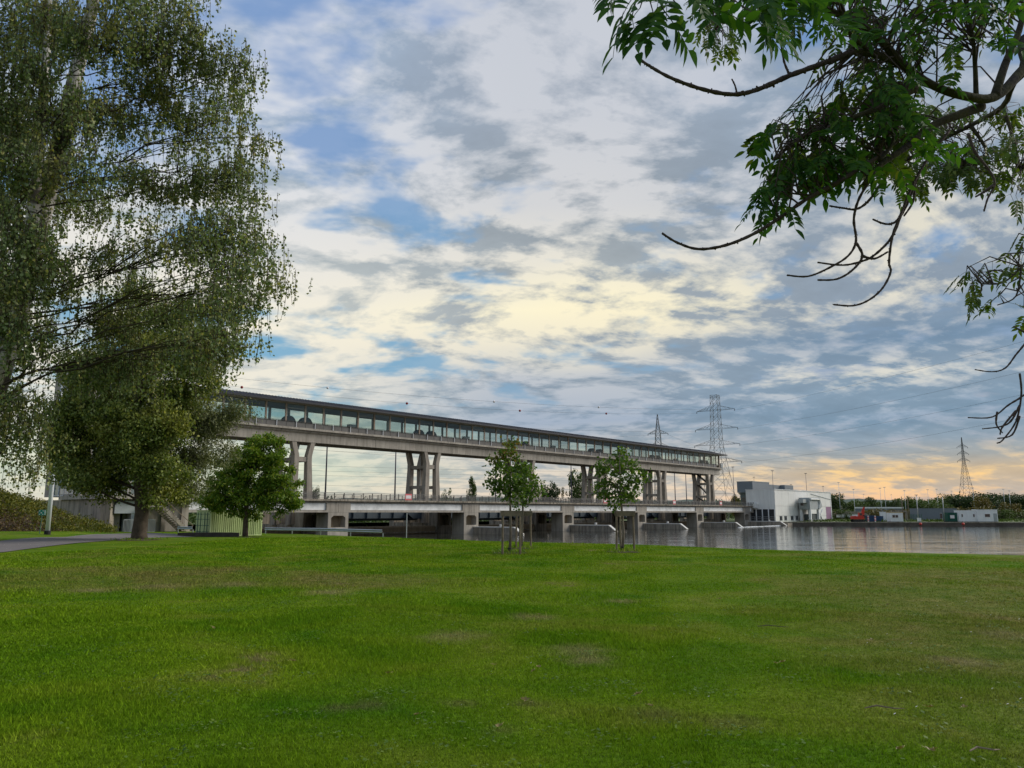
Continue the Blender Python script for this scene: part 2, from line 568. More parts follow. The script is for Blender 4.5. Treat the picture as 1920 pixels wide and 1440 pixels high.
def birch_bark():
    m, N, out = mat_base('birch_bark')
    b = N.n('ShaderNodeBsdfPrincipled')
    N.t.links.new(b.outputs[0], out.inputs[0])
    pos = N.n('ShaderNodeNewGeometry').outputs['Position']
    n1 = N.noise(N.v('MULTIPLY', pos, (1, 1, 5.0)), 2.2, 5, 0.65)
    n2 = N.noise(pos, 1.1, 4, 0.6)
    c = N.mix(N.sstep(n1, 0.52, 0.62), (0.46, 0.44, 0.41), (0.05, 0.042, 0.036))
    c = N.mix(N.sstep(n2, 0.46, 0.6), c, (0.09, 0.075, 0.06))
    N.put(b.inputs['Base Color'], c)
    b.inputs['Roughness'].default_value = 0.85
    return m


M['birch_bark'] = birch_bark()
M['birch_leaf'] = leaf_mat('birch_leaf', [(0, (0.090, 0.137, 0.052)), (0.45, (0.168, 0.227, 0.100)), (0.86, (0.248, 0.309, 0.142)), (0.95, (0.366, 0.359, 0.134)), (1, (0.500, 0.471, 0.134))], 0.34,
                           patch=0.55, patch_stops=[(0, (0.152, 0.150, 0.069)), (0.6, (0.323, 0.287, 0.112)), (1, (0.500, 0.421, 0.134))], patch_scale=0.8)
M['olive_leaf'] = leaf_mat('olive_leaf', [(0, (0.074, 0.113, 0.027)), (0.5, (0.154, 0.201, 0.047)), (0.9, (0.222, 0.258, 0.063)), (1, (0.400, 0.383, 0.080))], 0.3,
                           patch=0.45, patch_stops=[(0, (0.167, 0.159, 0.030)), (0.6, (0.318, 0.282, 0.053)), (1, (0.400, 0.425, 0.080))], patch_scale=0.35)
M['willow_leaf'] = leaf_mat('willow_leaf', [(0, (0.085, 0.105, 0.047)), (0.5, (0.161, 0.182, 0.085)), (1, (0.254, 0.263, 0.127))], 0.28)
M['chestnut_leaf'] = leaf_mat('chestnut_leaf', [(0, (0.056, 0.124, 0.012)), (0.5, (0.138, 0.239, 0.020)), (0.9, (0.238, 0.310, 0.028)), (1, (0.349, 0.336, 0.040))], 0.35)
M['maple_leaf'] = leaf_mat('maple_leaf', [(0, (0.047, 0.102, 0.015)), (0.6, (0.102, 0.183, 0.023)), (1, (0.166, 0.238, 0.031))], 0.35)
M['rust_leaf'] = leaf_mat('rust_leaf', [(0, (0.060, 0.130, 0.018)), (0.5, (0.114, 0.182, 0.026)), (0.8, (0.167, 0.147, 0.030)), (1, (0.239, 0.130, 0.038))], 0.35,
                          patch=0.4, patch_stops=[(0, (0.119, 0.095, 0.022)), (1, (0.263, 0.147, 0.041))], patch_scale=1.2)
M['ash_leaf'] = leaf_mat('ash_leaf', [(0, (0.030, 0.100, 0.018)), (0.5, (0.061, 0.154, 0.021)), (1, (0.107, 0.202, 0.022))], 0.52, rough=0.55)
M['ash_leaf_far'] = leaf_mat('ash_leaf_far', [(0, (0.040, 0.086, 0.016)), (0.6, (0.081, 0.132, 0.023)), (1, (0.127, 0.161, 0.029))], 0.4)
M['dark_tree_leaf'] = leaf_mat('dark_tree_leaf', [(0, (0.023, 0.046, 0.016)), (0.6, (0.046, 0.078, 0.025)), (1, (0.075, 0.109, 0.034))], 0.2)
M['green_tree_leaf'] = leaf_mat('green_tree_leaf', [(0, (0.040, 0.075, 0.014)), (0.6, (0.075, 0.121, 0.023)), (1, (0.115, 0.161, 0.034))], 0.2)
M['autumn_tree_leaf'] = leaf_mat('autumn_tree_leaf', [(0, (0.075, 0.075, 0.014)), (0.6, (0.132, 0.109, 0.023)), (1, (0.207, 0.144, 0.034))], 0.2)
M['bank_leaf'] = leaf_mat('bank_leaf', [(0, (0.060, 0.076, 0.010)), (0.6, (0.120, 0.130, 0.014)), (1, (0.204, 0.173, 0.024))], 0.25)
M['bank_red'] = leaf_mat('bank_red', [(0, (0.053, 0.033, 0.018)), (0.6, (0.112, 0.068, 0.030)), (1, (0.150, 0.128, 0.030))], 0.2)
M['fallen'] = leaf_mat('fallen', [(0, (0.085, 0.065, 0.025)), (0.5, (0.17, 0.135, 0.045)), (1, (0.38, 0.34, 0.12))], 0.2)


def grass_mat(name, blades):
    m, N, out = mat_base(name)
    g = N.n('ShaderNodeNewGeometry')
    pos = g.outputs['Position']
    flat = N.v('MULTIPLY', pos, (1, 1, 0))
    n1 = N.noise(flat, 0.11, 4, 0.55, 0.6)
    n2 = N.noise(N.v('ADD', flat, (31, 7, 0)), 0.42, 5, 0.6, 0.5)
    n3 = N.noise(flat, 2.6, 5, 0.6)
    n4 = N.noise(flat, 16.0, 3, 0.6)
    lush = N.mix(N.lin(n2, 0.3, 0.7), (0.056, 0.142, 0.004), (0.165, 0.238, 0.010))
    tired = N.mix(N.lin(n3, 0.3, 0.7), (0.092, 0.122, 0.016), (0.205, 0.178, 0.058))
    # worn ground: tired turf to the right and in a strip across the lawn, seen as large soft areas
    sp = N.n('ShaderNodeSeparateXYZ')
    N.put(sp.inputs[0], pos)
    X, Y = sp.outputs[0], sp.outputs[1]
    right = N.m('MULTIPLY', N.sstep(N.m('SUBTRACT', X, N.m('MULTIPLY', Y, 0.16)), 0.3, 4.5), N.sstep(Y, 27.0, 14.0))
    # dry strip left of the middle distance
    dx = N.m('DIVIDE', N.m('ADD', X, 10.5), 9.5)
    dy = N.m('DIVIDE', N.m('SUBTRACT', Y, 19.5), 4.2)
    strip = N.sstep(N.m('ADD', N.m('MULTIPLY', dx, dx), N.m('MULTIPLY', dy, dy)), 1.2, 0.2)
    w = N.m('MAXIMUM', N.m('MULTIPLY', right, 0.85), N.m('MULTIPLY', strip, 0.72))
    w = N.m('ADD', w, N.lin(n1, 0.45, 0.75, -0.15, 0.55))
    w = N.m('MULTIPLY', N.m('ADD', w, N.lin(n2, 0.35, 0.65, -0.35, 0.35)), 1.0, clamp=True)
    c = N.mix(w, lush, tired)
    bare = N.m('MULTIPLY', N.sstep(n2, 0.63, 0.72), N.sstep(n3, 0.44, 0.58))
    c = N.mix(N.m('MULTIPLY', bare, 0.7), c, (0.19, 0.145, 0.085))
    # a few scuffed spots
    for (px, py, rr, dry) in SCUFFS:
        d = N.v('DISTANCE', flat, (px, py, 0))
        c = N.mix(N.m('MULTIPLY', N.sstep(N.m('ADD', d, N.m('MULTIPLY', n3, rr * 1.6)), rr * 1.9, rr * 0.7), 0.62 if dry else 0.5), c, (0.25, 0.205, 0.105) if dry else (0.135, 0.105, 0.055))
    if blades:
        c = N.v('SCALE', c, scale=N.lin(g.outputs['Random Per Island'], 0, 1, 0.85, 1.75))
    else:
        c = N.v('SCALE', c, scale=N.m('MULTIPLY', N.lin(n4, 0.3, 0.7, 0.55, 1.2), N.lin(n3, 0.3, 0.7, 0.8, 1.1)))
    b = N.n('ShaderNodeBsdfPrincipled')
    N.put(b.inputs['Base Color'], c)
    b.inputs['Roughness'].default_value = 0.9
    b.inputs['Specular IOR Level'].default_value = 0.04
    if blades:
        tr = N.n('ShaderNodeBsdfTranslucent')
        N.put(tr.inputs[0], c)
        mx = N.n('ShaderNodeMixShader')
        mx.inputs[0].default_value = 0.3
        N.t.links.new(b.outputs[0], mx.inputs[1])
        N.t.links.new(tr.outputs[0], mx.inputs[2])
        N.t.links.new(mx.outputs[0], out.inputs[0])
    else:
        bp = N.n('ShaderNodeBump')
        bp.inputs['Strength'].default_value = 0.7
        bp.inputs['Distance'].default_value = 0.05
        N.put(bp.inputs['Height'], N.m('ADD', n4, N.noise(flat, 45.0, 3, 0.6)))
        N.put(b.inputs['Normal'], bp.outputs[0])
        N.t.links.new(b.outputs[0], out.inputs[0])
    return m


SCUFFS = []
for (x_, y_, r_) in ((1165, 1126, 0.45), (990, 1322, 0.22), (940, 1373, 0.20), (632, 1331, 0.24), (700, 1325, 0.28), (850, 1197, 0.6), (1000, 1160, 0.55), (1085, 1228, 0.5), (1105, 1245, 0.4), (300, 1100, 0.9), (620, 1112, 0.8), (170, 1108, 0.7), (440, 1098, 0.8), (1890, 1190, 0.6), (1800, 1240, 0.5), (1240, 1345, 0.35), (860, 1320, 0.2), (1370, 1360, 0.35)):
    p_ = atz(x_, y_, 0)
    SCUFFS.append((p_.x, p_.y, r_, y_ < 1260))
M['grass_ground'] = grass_mat('grass_ground', False)
M['grass_blade'] = grass_mat('grass_blade', True)


def water_mat():
    m, N, out = mat_base('water')
    b = N.n('ShaderNodeBsdfPrincipled')
    N.t.links.new(b.outputs[0], out.inputs[0])
    b.inputs['Base Color'].default_value = (0.028, 0.03, 0.024, 1)
    b.inputs['Roughness'].default_value = 0.06
    b.inputs['IOR'].default_value = 1.33
    b.inputs['Specular IOR Level'].default_value = 0.5
    pos = N.n('ShaderNodeNewGeometry').outputs['Position']
    rot = N.n('ShaderNodeMapping')
    rot.inputs['Rotation'].default_value = (0, 0, R(6))
    rot.inputs['Scale'].default_value = (0.30, 1.0, 1.0)
    N.put(rot.inputs[0], pos)
    h = N.m('ADD', N.noise(rot.outputs[0], 0.8, 3, 0.55, 0.5), N.m('MULTIPLY', N.noise(rot.outputs[0], 0.16, 3, 0.5), 3.2))
    bp = N.n('ShaderNodeBump')
    bp.inputs['Strength'].default_value = 0.13
    bp.inputs['Distance'].default_value = 0.3
    N.put(bp.inputs['Height'], h)
    N.put(b.inputs['Normal'], bp.outputs[0])
    return m


M['water'] = water_mat()

# ------------------------------------------------------------------ ground, river, far land
def build_lawn():
    rs = [-230, -170, -130, -100, -80, -66, -56, -48, -42] + [-38 + i for i in range(0, 34)] + [-3.4, -2.8, -2.2, -1.6, -1.1, -0.7, -0.4, -0.15, 0.1, 0.4, 0.9, 1.6, 2.6, 4, 7]
    ss = [-90 + 2.0 * i for i in range(20)] + [-50 + 1.0 * i for i in range(176)]
    vs, fs = [], []
    for s in ss:
        tb = bank_t(s) + 0.18 * math.sin(s * 0.7) + 0.1 * math.sin(s * 1.9 + 1)
        for r in rs:
            p = bw(tb + r, s)
            z = terrain(p.x, p.y)
            if r > 0:
                z -= 0.62 * r + 0.05
            elif r > -1.2:
                z -= 0.06 * (1 + r / 1.2)
            vs.append((p.x, p.y, max(z, -5)))
    n = len(rs)
    for i in range(len(ss) - 1):
        for j in range(n - 1):
            fs.append((i * n + j, i * n + j + 1, (i + 1) * n + j + 1, (i + 1) * n + j))
    o = MB().add(vs, fs).build('lawn', M['grass_ground'], smooth=True)
    return kind(o, 'structure')


build_lawn()


def build_path():
    low = [(-260, 1062), (-120, 1050), (0, 1037), (60, 1029), (150, 1018.5), (230, 1011.5), (300, 1008.3), (360, 1006.8), (420, 1005.6)]
    up = [(-260, 1032), (-120, 1024), (0, 1014.8), (60, 1009), (150, 1004), (230, 1000.6), (300, 1000.0), (360, 1000.2), (420, 1000.6)]
    def resample(a, n):
        P = [on_ground(x, min(y, 1300)) for x, y in a]
        L = [0]
        for i in range(1, len(P)):
            L.append(L[-1] + (P[i] - P[i - 1]).length)
        out = []
        for k in range(n):
            d = L[-1] * k / (n - 1)
            i = max(j for j in range(len(L)) if L[j] <= d + 1e-6)
            i = min(i, len(P) - 2)
            f = (d - L[i]) / (L[i + 1] - L[i])
            out.append(P[i].lerp(P[i + 1], f))
        return out
    n, c = 60, 8
    a, b = resample(low, n), resample(up, n)
    vs = []
    for i in range(n):
        for j in range(c + 1):
            p = a[i].lerp(b[i], j / c)
            wob = 0.12 * math.sin(i * 1.7) if j == 0 else (0.12 * math.sin(i * 1.1 + 2) if j == c else 0)
            p = p + Vector((0, wob, 0))
            vs.append((p.x, p.y, terrain(p.x, p.y) + 0.025))
    fs = [(i * (c + 1) + j, i * (c + 1) + j + 1, (i + 1) * (c + 1) + j + 1, (i + 1) * (c + 1) + j) for i in range(n - 1) for j in range(c)]
    kind(MB().add(vs, fs).build('path', M['asphalt'], smooth=True), 'structure')


build_path()

# river: one sheet, the dam and banks stand in it
kind(MB().add([bw(-20, -600, WATER_Z), bw(900, -600, WATER_Z), bw(900, 420, WATER_Z), bw(-20, 420, WATER_Z)], [(0, 1, 2, 3)]).build('river', M['water']), 'structure')

QUAY = [bw(236.5, 96.2), Vector((98, 240.5, 0)), Vector((155, 234.5, 0)), Vector((260, 222, 0)), Vector((600, 160, 0))]


def build_far_land():
    b2 = [Vector((4000, -600, 0)), Vector((6000, 9000, 0)), Vector((-6000, 9000, 0)), Vector((-2500, 300, 0)), bw(49, 182), bw(236.5, 182)]
    outline = QUAY + b2
    vs = [(p.x, p.y, FAR_Z) for p in outline]
    bm = bmesh.new()
    bv = [bm.verts.new(v_) for v_ in vs]
    bm.faces.new(bv)
    bmesh.ops.triangulate(bm, faces=bm.faces)
    bmesh.ops.recalc_face_normals(bm, faces=bm.faces)
    me = bpy.data.meshes.new('far_bank')
    bm.to_mesh(me)
    bm.free()
    me.materials.append(M['far_land'])
    kind(put('far_bank', me), 'structure')
    # hills: long low ridges far off
    for nm, D, hh, seed in (('hills', 2400, 58, 3), ('hills', 1500, 24, 8)):
        rr = random.Random(seed)
        ph = [rr.uniform(0, 6) for _ in range(5)]
        vs, fs = [], []
        n = 160
        for i in range(n):
            a = R(-75 + 150 * i / (n - 1))
            top = hh * (0.62 + 0.2 * math.sin(a * 5 + ph[0]) + 0.12 * math.sin(a * 11 + ph[1]) + 0.07 * math.sin(a * 27 + ph[2]) + 0.03 * math.sin(a * 71 + ph[3]) + 0.02 * math.sin(a * 160 + ph[4]))
            for dd, z in ((0, FAR_Z - 1), (60, FAR_Z + top * 0.55), (150, FAR_Z + top), (420, FAR_Z - 1)):
                vs.append((math.sin(a) * (D + dd), math.cos(a) * (D + dd), z))
        for i in range(n - 1):
            for j in range(3):
                fs.append((i * 4 + j, i * 4 + j + 1, i * 4 + 5 + j, i * 4 + 4 + j))
        kind(MB().add(vs, fs).build(nm, M['hill'], smooth=True), 'structure')
    # quay wall with coping
    q = thing('quay_wall', 'long dark stone quay wall along the far bank', 'wall', QUAY[2] + Vector((0, 0, WATER_Z)))
    off = q.location
    mb, mc = MB(), MB()
    for i in range(len(QUAY) - 1):
        p, r = QUAY[i] - off, QUAY[i + 1] - off
        mb.beam(p + Vector((0, 0.2, -3.3)), r + Vector((0, 0.2, -3.3)), 0.5, 3.66)
        mc.beam(p + Vector((0, 0.25, FAR_Z - 0.1)), r + Vector((0, 0.25, FAR_Z - 0.1)), 0.8, 0.26)
    mb.build('wall_face', M['quay'], q)
    mc.build('coping', M['old_concrete'], q)


build_far_land()


def build_grass():
    """short blades on the near lawn, thinner with distance"""
    tris = []
    rg = np.random.default_rng(3)
    for n, d0, d1, pw in ((430000, 4.2, 62.0, 0.55), (120000, 4.2, 14.0, 1.0)):
        hw = math.radians(35.5)
        f = rg.uniform(0, 1, n)
        r = (d0 ** pw + f * (d1 ** pw - d0 ** pw)) ** (1 / pw)
        a = rg.uniform(-hw, hw, n)
        X, Y = r * np.sin(a), r * np.cos(a)
        w = 0.0052 * (r / 6.0) ** 0.95
        h = 0.040 + 0.0006 * r
        off = (Y > 29 + 0.62 * np.clip(X + 21, 0, 99) + 1.5) & (X < -17.5)
        keep = ((X * U.x + Y * U.y) < 33.4) & ~off
        X, Y, w, h = X[keep], Y[keep], w[keep], h[keep]
        n = len(X)
        q_ = np.clip((Y - 45) / 33, 0, 1)
        kx = np.clip((X + 40) / 12, 0, 1)
        Z = -0.75 * q_ * q_ * (3 - 2 * q_) * kx * kx * (3 - 2 * kx) + 0.03 * np.sin(X * 0.31 + 1.3) * np.sin(Y * 0.23) + 0.02 * np.sin(X * 0.9 + Y * 0.7)
        # taller tussocks here and there, mown short elsewhere
        tall = 0.5 + 0.45 * (np.sin(X * 1.1 + 0.7 * np.sin(Y * 0.9)) * np.sin(Y * 1.3 + 1.1 * np.sin(X * 0.6)) > 0.15) * rg.uniform(0.4, 1.2, n)
        tall += (rg.uniform(0, 1, n) < 0.010) * rg.uniform(0.5, 1.3, n)
        tall *= np.where(X > 0.5 + 0.16 * Y, 0.62, 1.0)
        hh = h * tall * rg.uniform(0.6, 1.25, n)
        th = rg.uniform(0, 2 * np.pi, n)
        lean = rg.uniform(0.1, 1.1, n) * hh
        la = rg.uniform(0, 2 * np.pi, n)
        ww = w * rg.uniform(0.6, 1.3, n)
        T = np.zeros((n, 3, 3))
        T[:, 0] = np.stack([X - np.cos(th) * ww, Y - np.sin(th) * ww, Z - 0.004], 1)
        T[:, 1] = np.stack([X + np.cos(th) * ww, Y + np.sin(th) * ww, Z - 0.004], 1)
        T[:, 2] = np.stack([X + np.cos(la) * lean, Y + np.sin(la) * lean, Z + hh], 1)
        tris.append(T)
    me = quads_mesh('grass', np.concatenate(tris), M['grass_blade'], n=3)
    o = put('grass', me)
    o['label'] = 'short mown grass blades across the near lawn'
    kind(o, 'stuff')
    # daisies: white specks
    n = 260
    P = []
    for _ in range(n):
        y = 1022 + 330 * random.random() ** 2.2
        p = on_ground(random.uniform(-60, 1980), y)
        if p.x * U.x + p.y * U.y < 33 and p.y < 60:
            P.append(p)
    Q = np.zeros((len(P), 4, 3))
    for i, p in enumerate(P):
        rr = random.uniform(0.006, 0.013) * (0.7 + p.y / 30)
        for j in range(4):
            aa = j * math.pi / 2 + random.random()
            Q[i, j] = (p.x + rr * math.cos(j * math.pi / 2), p.y + rr * math.sin(j * math.pi / 2), p.z + 0.05 + 0.006 * math.cos(aa))
    o = put('daisies', quads_mesh('daisies', Q, M['sign_white']))
    o['label'] = 'tiny white daisies dotted over the lawn'
    kind(o, 'stuff')


build_grass()


def build_weeds():
    rr = random.Random(41)
    Q = []
    for _ in range(300):
        r, a = 4.6 + 22 * rr.random() ** 1.6, R(rr.uniform(-35, 35))
        cx, cy = r * math.sin(a), r * math.cos(a)
        if cx * U.x + cy * U.y > 33:
            continue
        for _k in range(rr.randint(8, 26)):
            x, y = cx + rr.gauss(0, 0.10), cy + rr.gauss(0, 0.10)
            z = terrain(x, y) + rr.uniform(0.012, 0.035)
            L, th, up = rr.uniform(0.018, 0.04), rr.uniform(0, 6.28), rr.uniform(0, 0.5)
            d = Vector((math.cos(th), math.sin(th), up)) * L
            s_ = Vector((-math.sin(th), math.cos(th), 0)) * L * 0.42
            p = Vector((x, y, z))
            Q.append([p, p + d * 0.5 + s_, p + d, p + d * 0.5 - s_])
    o = put('weeds', quads_mesh('weeds', np.array([[tuple(v_) for v_ in q] for q in Q]), M['maple_leaf']))
    o['label'] = 'clover and plantain rosettes in the near lawn'
    kind(o, 'stuff')


build_weeds()

# ------------------------------------------------------------------ the dam: machine gallery on tall piers
SPAN = 31.0
G0, G1 = 52.3, 239.2
GP = [78.0 + SPAN * k for k in range(6)]


class Frame:
    """a thing laid out in dam coordinates (t along, s across, z)"""
    def __init__(self, name, label, cat, t, s, z, group=None):
        self.o = Vector((t, s, z))
        self.root = thing(name, label, cat, bw(t, s, z), BROT, group)

    def mb(self, name, mb, mat, parent=None, smooth=False):
        if parent is None or parent == self.root:
            return mb.build(name, mat, self.root, -self.o, smooth=smooth)
        return mb.build(name, mat, parent, smooth=smooth)      # parent already carries the offset

    def inst(self, name, me, t, s, z):
        return put(name, me, self.root, Vector((t, s, z)) - self.o)


def rounded_leg(mb, t, s, wt, ws, pts):
    """pts: (z, dt, width factor) from top down; a tapered square leg"""
    for (za, da, fa), (zb, db, fb) in zip(pts, pts[1:]):
        vs = []
        for z, d, f_ in ((za, da, fa), (zb, db, fb)):
            for a, b in ((-1, -1), (1, -1), (1, 1), (-1, 1)):
                vs.append((t + d + a * wt * f_ / 2, s + b * ws * (0.5 + f_ / 2) / 2, z))
        mb.add(vs, [(0, 1, 2, 3), (7, 6, 5, 4), (0, 4, 5, 1), (1, 5, 6, 2), (2, 6, 7, 3), (3, 7, 4, 0)])


def build_gantry():
    F = Frame('machine_gallery', 'long glazed machine gallery on tall concrete piers above the dam', 'bridge', 150, 119, -3)
    g = F.root
    # beams, in lengths with open joints
    L = SPAN / 3
    n = int(round((G1 - G0) / L))
    L = (G1 - G0) / n
    seg = MB().prism([(-0.35, 2.0), (1.0, 2.0), (1.0, 0.0), (0.0, 0.0), (0.0, 1.45), (-0.35, 1.72)], 0, 0.03, L - 0.03).mesh('beam', M['concrete'])
    seg_r = MB().box(0.03, L - 0.03, -1.0, 0, 0, 2.0).mesh('beam', M['concrete'])
    led = MB().box(0.02, L - 0.02, -0.75, 0.0, 0, 0.36).mesh('ledge', M['concrete'])
    for i in range(n):
        F.inst('beam', seg, G0 + i * L, 116.0, 13.85)
        F.inst('beam', seg_r, G0 + i * L, 122.0, 13.85)
        F.inst('ledge', led, G0 + i * L, 116.0, 15.87)
    F.mb('floor_slab', MB().box(G0, G1, 117.02, 120.98, 15.2, 15.8), M['leg_concrete'])
    cross = MB().box(-0.25, 0.25, 117.02, 120.98, 14.2, 15.19).mesh('cross_beam', M['leg_concrete'])
    for i in range(47):
        t = G0 + 1.5 + i * SPAN / 8
        if t < G1 - 0.5:
            F.inst('cross_beam', cross, t, 0, 0).location.y = -F.o.y
    for ob in [c for c in g.children if c.name.startswith('cross_beam')]:
        ob.location = (ob.location.x, -F.o.y, -F.o.z)
    # glazing bays
    B = SPAN / 8
    t = 78.0
    while t - B > G0:
        t -= B
    ts_ = []
    while t <= G1 + 0.1:
        ts_.append(t)
        t += B
    post = MB().box(-0.15, 0.15, 115.98, 116.2, 16.24, 20.32).mesh('mullion', M['post'])
    post2 = MB().box(-0.26, 0.26, 121.7, 121.84, 15.9, 20.32).mesh('rear_mullion', M['gallery_inside'])
    pane = MB().box(0.19, B - 0.19, 116.1, 116.13, 17.25, 20.3).mesh('pane', M['pane'])
    pane2 = MB().box(0.26, B - 0.26, 121.74, 121.77, 17.15, 20.05).mesh('rear_pane', M['pane'])
    head2 = MB().box(0.26, B - 0.26, 121.71, 121.83, 20.05, 20.32).mesh('rear_lintel', M['gallery_inside'])
    sill2 = MB().box(0.26, B - 0.26, 121.71, 121.83, 15.9, 17.15).mesh('rear_sill', M['gallery_inside'])
    panel = MB().box(0.03, B / 2 - 0.03, 115.86, 115.96, 16.24, 17.24).mesh('parapet_panel', M['parapet'])
    stick = MB().box(-0.045, 0.045, 115.70, 115.78, 16.23, 17.3).mesh('parapet_post', M['pole_grey'])
    trans = MB().box(0.2, B - 0.2, 116.16, 116.27, 19.55, 19.72).mesh('transom', M['post'])

    def lay(name, me, t):
        return put(name, me, g, (t - F.o.x, -F.o.y, -F.o.z))
    for i, t in enumerate(ts_):
        lay('mullion', post, t)
        lay('rear_mullion', post2, t + 0.3)
        if i < len(ts_) - 1:
            lay('pane', pane, t)
            lay('rear_pane', pane2, t + 0.3)
            lay('rear_lintel', head2, t + 0.3)
            lay('rear_sill', sill2, t + 0.3)
            lay('parapet_panel', panel, t)
            lay('parapet_panel', panel, t + B / 2)
            lay('parapet_post', stick, t + B / 2)
            if i % 8 in (1, 5):
                lay('transom', trans, t)
    F.mb('handrail', MB().box(ts_[0], G1, 115.69, 115.79, 17.3, 17.36), M['iron'])
    F.mb('sill', MB().box(ts_[0], G1, 116.05, 116.4, 17.14, 17.24), M['post'])
    F.mb('ceiling_deck', MB().box(G0, G1, 115.6, 122.0, 20.34, 20.44), M['soffit'])
    # end wall and end balcony
    F.mb('end_wall', MB().box(G1, G1 + 0.3, 116.0, 121.95, 15.9, 17.1).box(G1, G1 + 0.3, 116.0, 116.5, 17.1, 20.32).box(G1, G1 + 0.3, 118.7, 119.2, 17.1, 20.32).box(G1, G1 + 0.3, 121.4, 121.95, 17.1, 20.32), M['post'])
    for a, b in ((116.5, 118.7), (119.2, 121.4)):
        F.mb('end_pane', MB().box(G1 + 0.12, G1 + 0.15, a, b, 17.1, 20.32), M['pane'])
    bal = F.mb('end_balcony', MB().box(G1 + 0.3, G1 + 2.6, 116.2, 121.5, 15.7, 15.95), M['concrete'])
    mb = MB()
    for s in (116.3, 117.5, 118.8, 120.1, 121.4):
        mb.beam((G1 + 2.5, s, 15.95), (G1 + 2.5, s, 17.1), 0.07)
    for t in (G1 + 0.6, G1 + 1.5):
        mb.beam((t, 116.3, 15.95), (t, 116.3, 17.1), 0.07)
    for z in (16.5, 17.1):
        mb.beam((G1 + 0.3, 116.3, z), (G1 + 2.55, 116.3, z), 0.06)
        mb.beam((G1 + 2.5, 116.3, z), (G1 + 2.5, 121.4, z), 0.06)
    F.mb('balcony_railing', mb, M['iron'], bal)
    # roof: shallow hipped sheet with standing seams and dark fascia
    r0, r1 = G0 - 0.1, G1 + 3.3
    e = 4.6
    V8 = [(r0, 114.6, 20.7), (r1, 114.6, 20.7), (r1, 123.4, 20.7), (r0, 123.4, 20.7), (r0, 119.0, 21.85), (r1 - e, 119.0, 21.85)]
    roof = F.mb('roof', MB().add(V8, [(0, 1, 5, 4), (1, 2, 5), (2, 3, 4, 5), (3, 0, 4)]), M['roof_metal'])
    F.mb('fascia', MB().box(r0, r1, 114.5, 114.75, 20.44, 20.74).box(r1 - 0.05, r1 + 0.12, 114.75, 123.25, 20.44, 20.74).box(r0, r1, 123.25, 123.5, 20.44, 20.74), M['roof_edge'])
    F.mb('soffit', MB().box(r0, r1 - 0.06, 114.76, 123.2, 20.46, 20.52), M['soffit'])
    mb = MB()
    t = r0 + 0.3
    while t < r1 - e:
        mb.beam((t, 114.7, 20.75), (t, 118.98, 21.88), 0.07, 0.09)
        t += 0.62
    kind(F.mb('roof_seams', mb, M['roof_metal'], roof), 'stuff')
    # piers: two braced frames, legs spread like a tuning fork at the top
    for k, tp in enumerate(GP):
        fr = None
        for s in (116.55, 121.35):
            po = put('pier_frame', None, g, (tp - F.o.x, s - F.o.y, -F.o.z))
            for sg in (-1, 1):
                mb = MB()
                rounded_leg(mb, 0, 0, 0.92, 1.0, [(13.86, sg * 1.95, 0.95), (11.5, sg * 1.32, 1.0), (10.4, sg * 1.32, 1.0), (3.4, sg * 1.62, 1.3), (-0.5, sg * 1.7, 1.35)])
                mb.build('leg', M['leg_concrete'], po)
            MB().box(-1.0, 1.0, -0.35, 0.35, 10.45, 11.25).build('cross_tie', M['leg_concrete'], po)
        for z in (10.5, 6.4):
            for sg in (-1, 1):
                MB().box(-0.3, 0.3, 0, 3.8, 0, 0.62).build('tie_beam', M['leg_concrete'], g, (tp + sg * 1.4 - F.o.x, 117.05 - F.o.y, z - F.o.z))
        # ladders and pipes between the legs
        mb = MB()
        for s in (118.2, 118.65):
            mb.beam((tp + 0.3, s, 3.6), (tp + 0.3, s, 14.6), 0.05)
        z = 3.9
        while z < 14.4:
            mb.beam((tp + 0.3, 118.2, z), (tp + 0.3, 118.65, z), 0.035)
            z += 0.4
        F.mb('ladder', mb, M['galvanised'])
        F.mb('cable_pipe', MB().tube([(tp - 0.4, 119.4, 3.6), (tp - 0.4, 119.4, 15.0)], 0.06, 6).tube([(tp - 0.1, 117.6, 3.6), (tp - 0.1, 117.6, 15.0)], 0.05, 6), M['galvanised'])
        if k == 5:
            for (z0, z1, a, b) in ((13.9, 10.9, 1.2, -1.4), (10.7, 7.3, 1.2, -1.4), (6.6, 3.8, 1.2, -1.4)):
                F.mb('stair_flight', MB().beam((tp, 117.2 + 0.0, z1), (tp, 120.9, z0), 1.0, 0.35), M['iron'])
            for z in (10.8, 7.0):
                F.mb('stair_landing', MB().box(tp - 1.3, tp + 1.3, 117.1, 118.2, z - 0.1, z + 0.1), M['iron'])
        # pier foot in the water behind the road bridge: hollow face, then columns
        foot = MB()
        mouth = [(-1.25, -0.9), (-1.25, 0.8), (-0.85, 1.15), (0.85, 1.15), (1.25, 0.8), (1.25, -0.9)]
        outer = [(-1.9, -0.9), (-1.9, 0.8), (-1.9, 3.4), (1.9, 3.4), (1.9, 0.8), (1.9, -0.9)]
        for q in range(5):
            foot.prism([(tp + w_[0], w_[1]) for w_ in (mouth[q], mouth[q + 1], outer[q + 1], outer[q])], 1, 112.4, 114.2)
        foot.box(tp - 1.9, tp + 1.9, 112.4, 114.2, -5, -0.9).box(tp - 1.9, tp + 1.9, 114.21, 114.8, -5, 3.4)
        foot.box(tp - 1.9, tp + 1.9, 115.9, 117.3, -5, 3.4).box(tp - 1.9, tp + 1.9, 120.6, 122.2, -5, 3.4).box(tp - 1.9, tp + 1.9, 125.5, 127.0, -5, 3.4)
        foot.box(tp - 1.7, tp + 1.7, 114.81, 125.49, -5, -0.4)
        F.mb('pier_foot', foot, M['old_concrete'])
    return F


build_gantry()

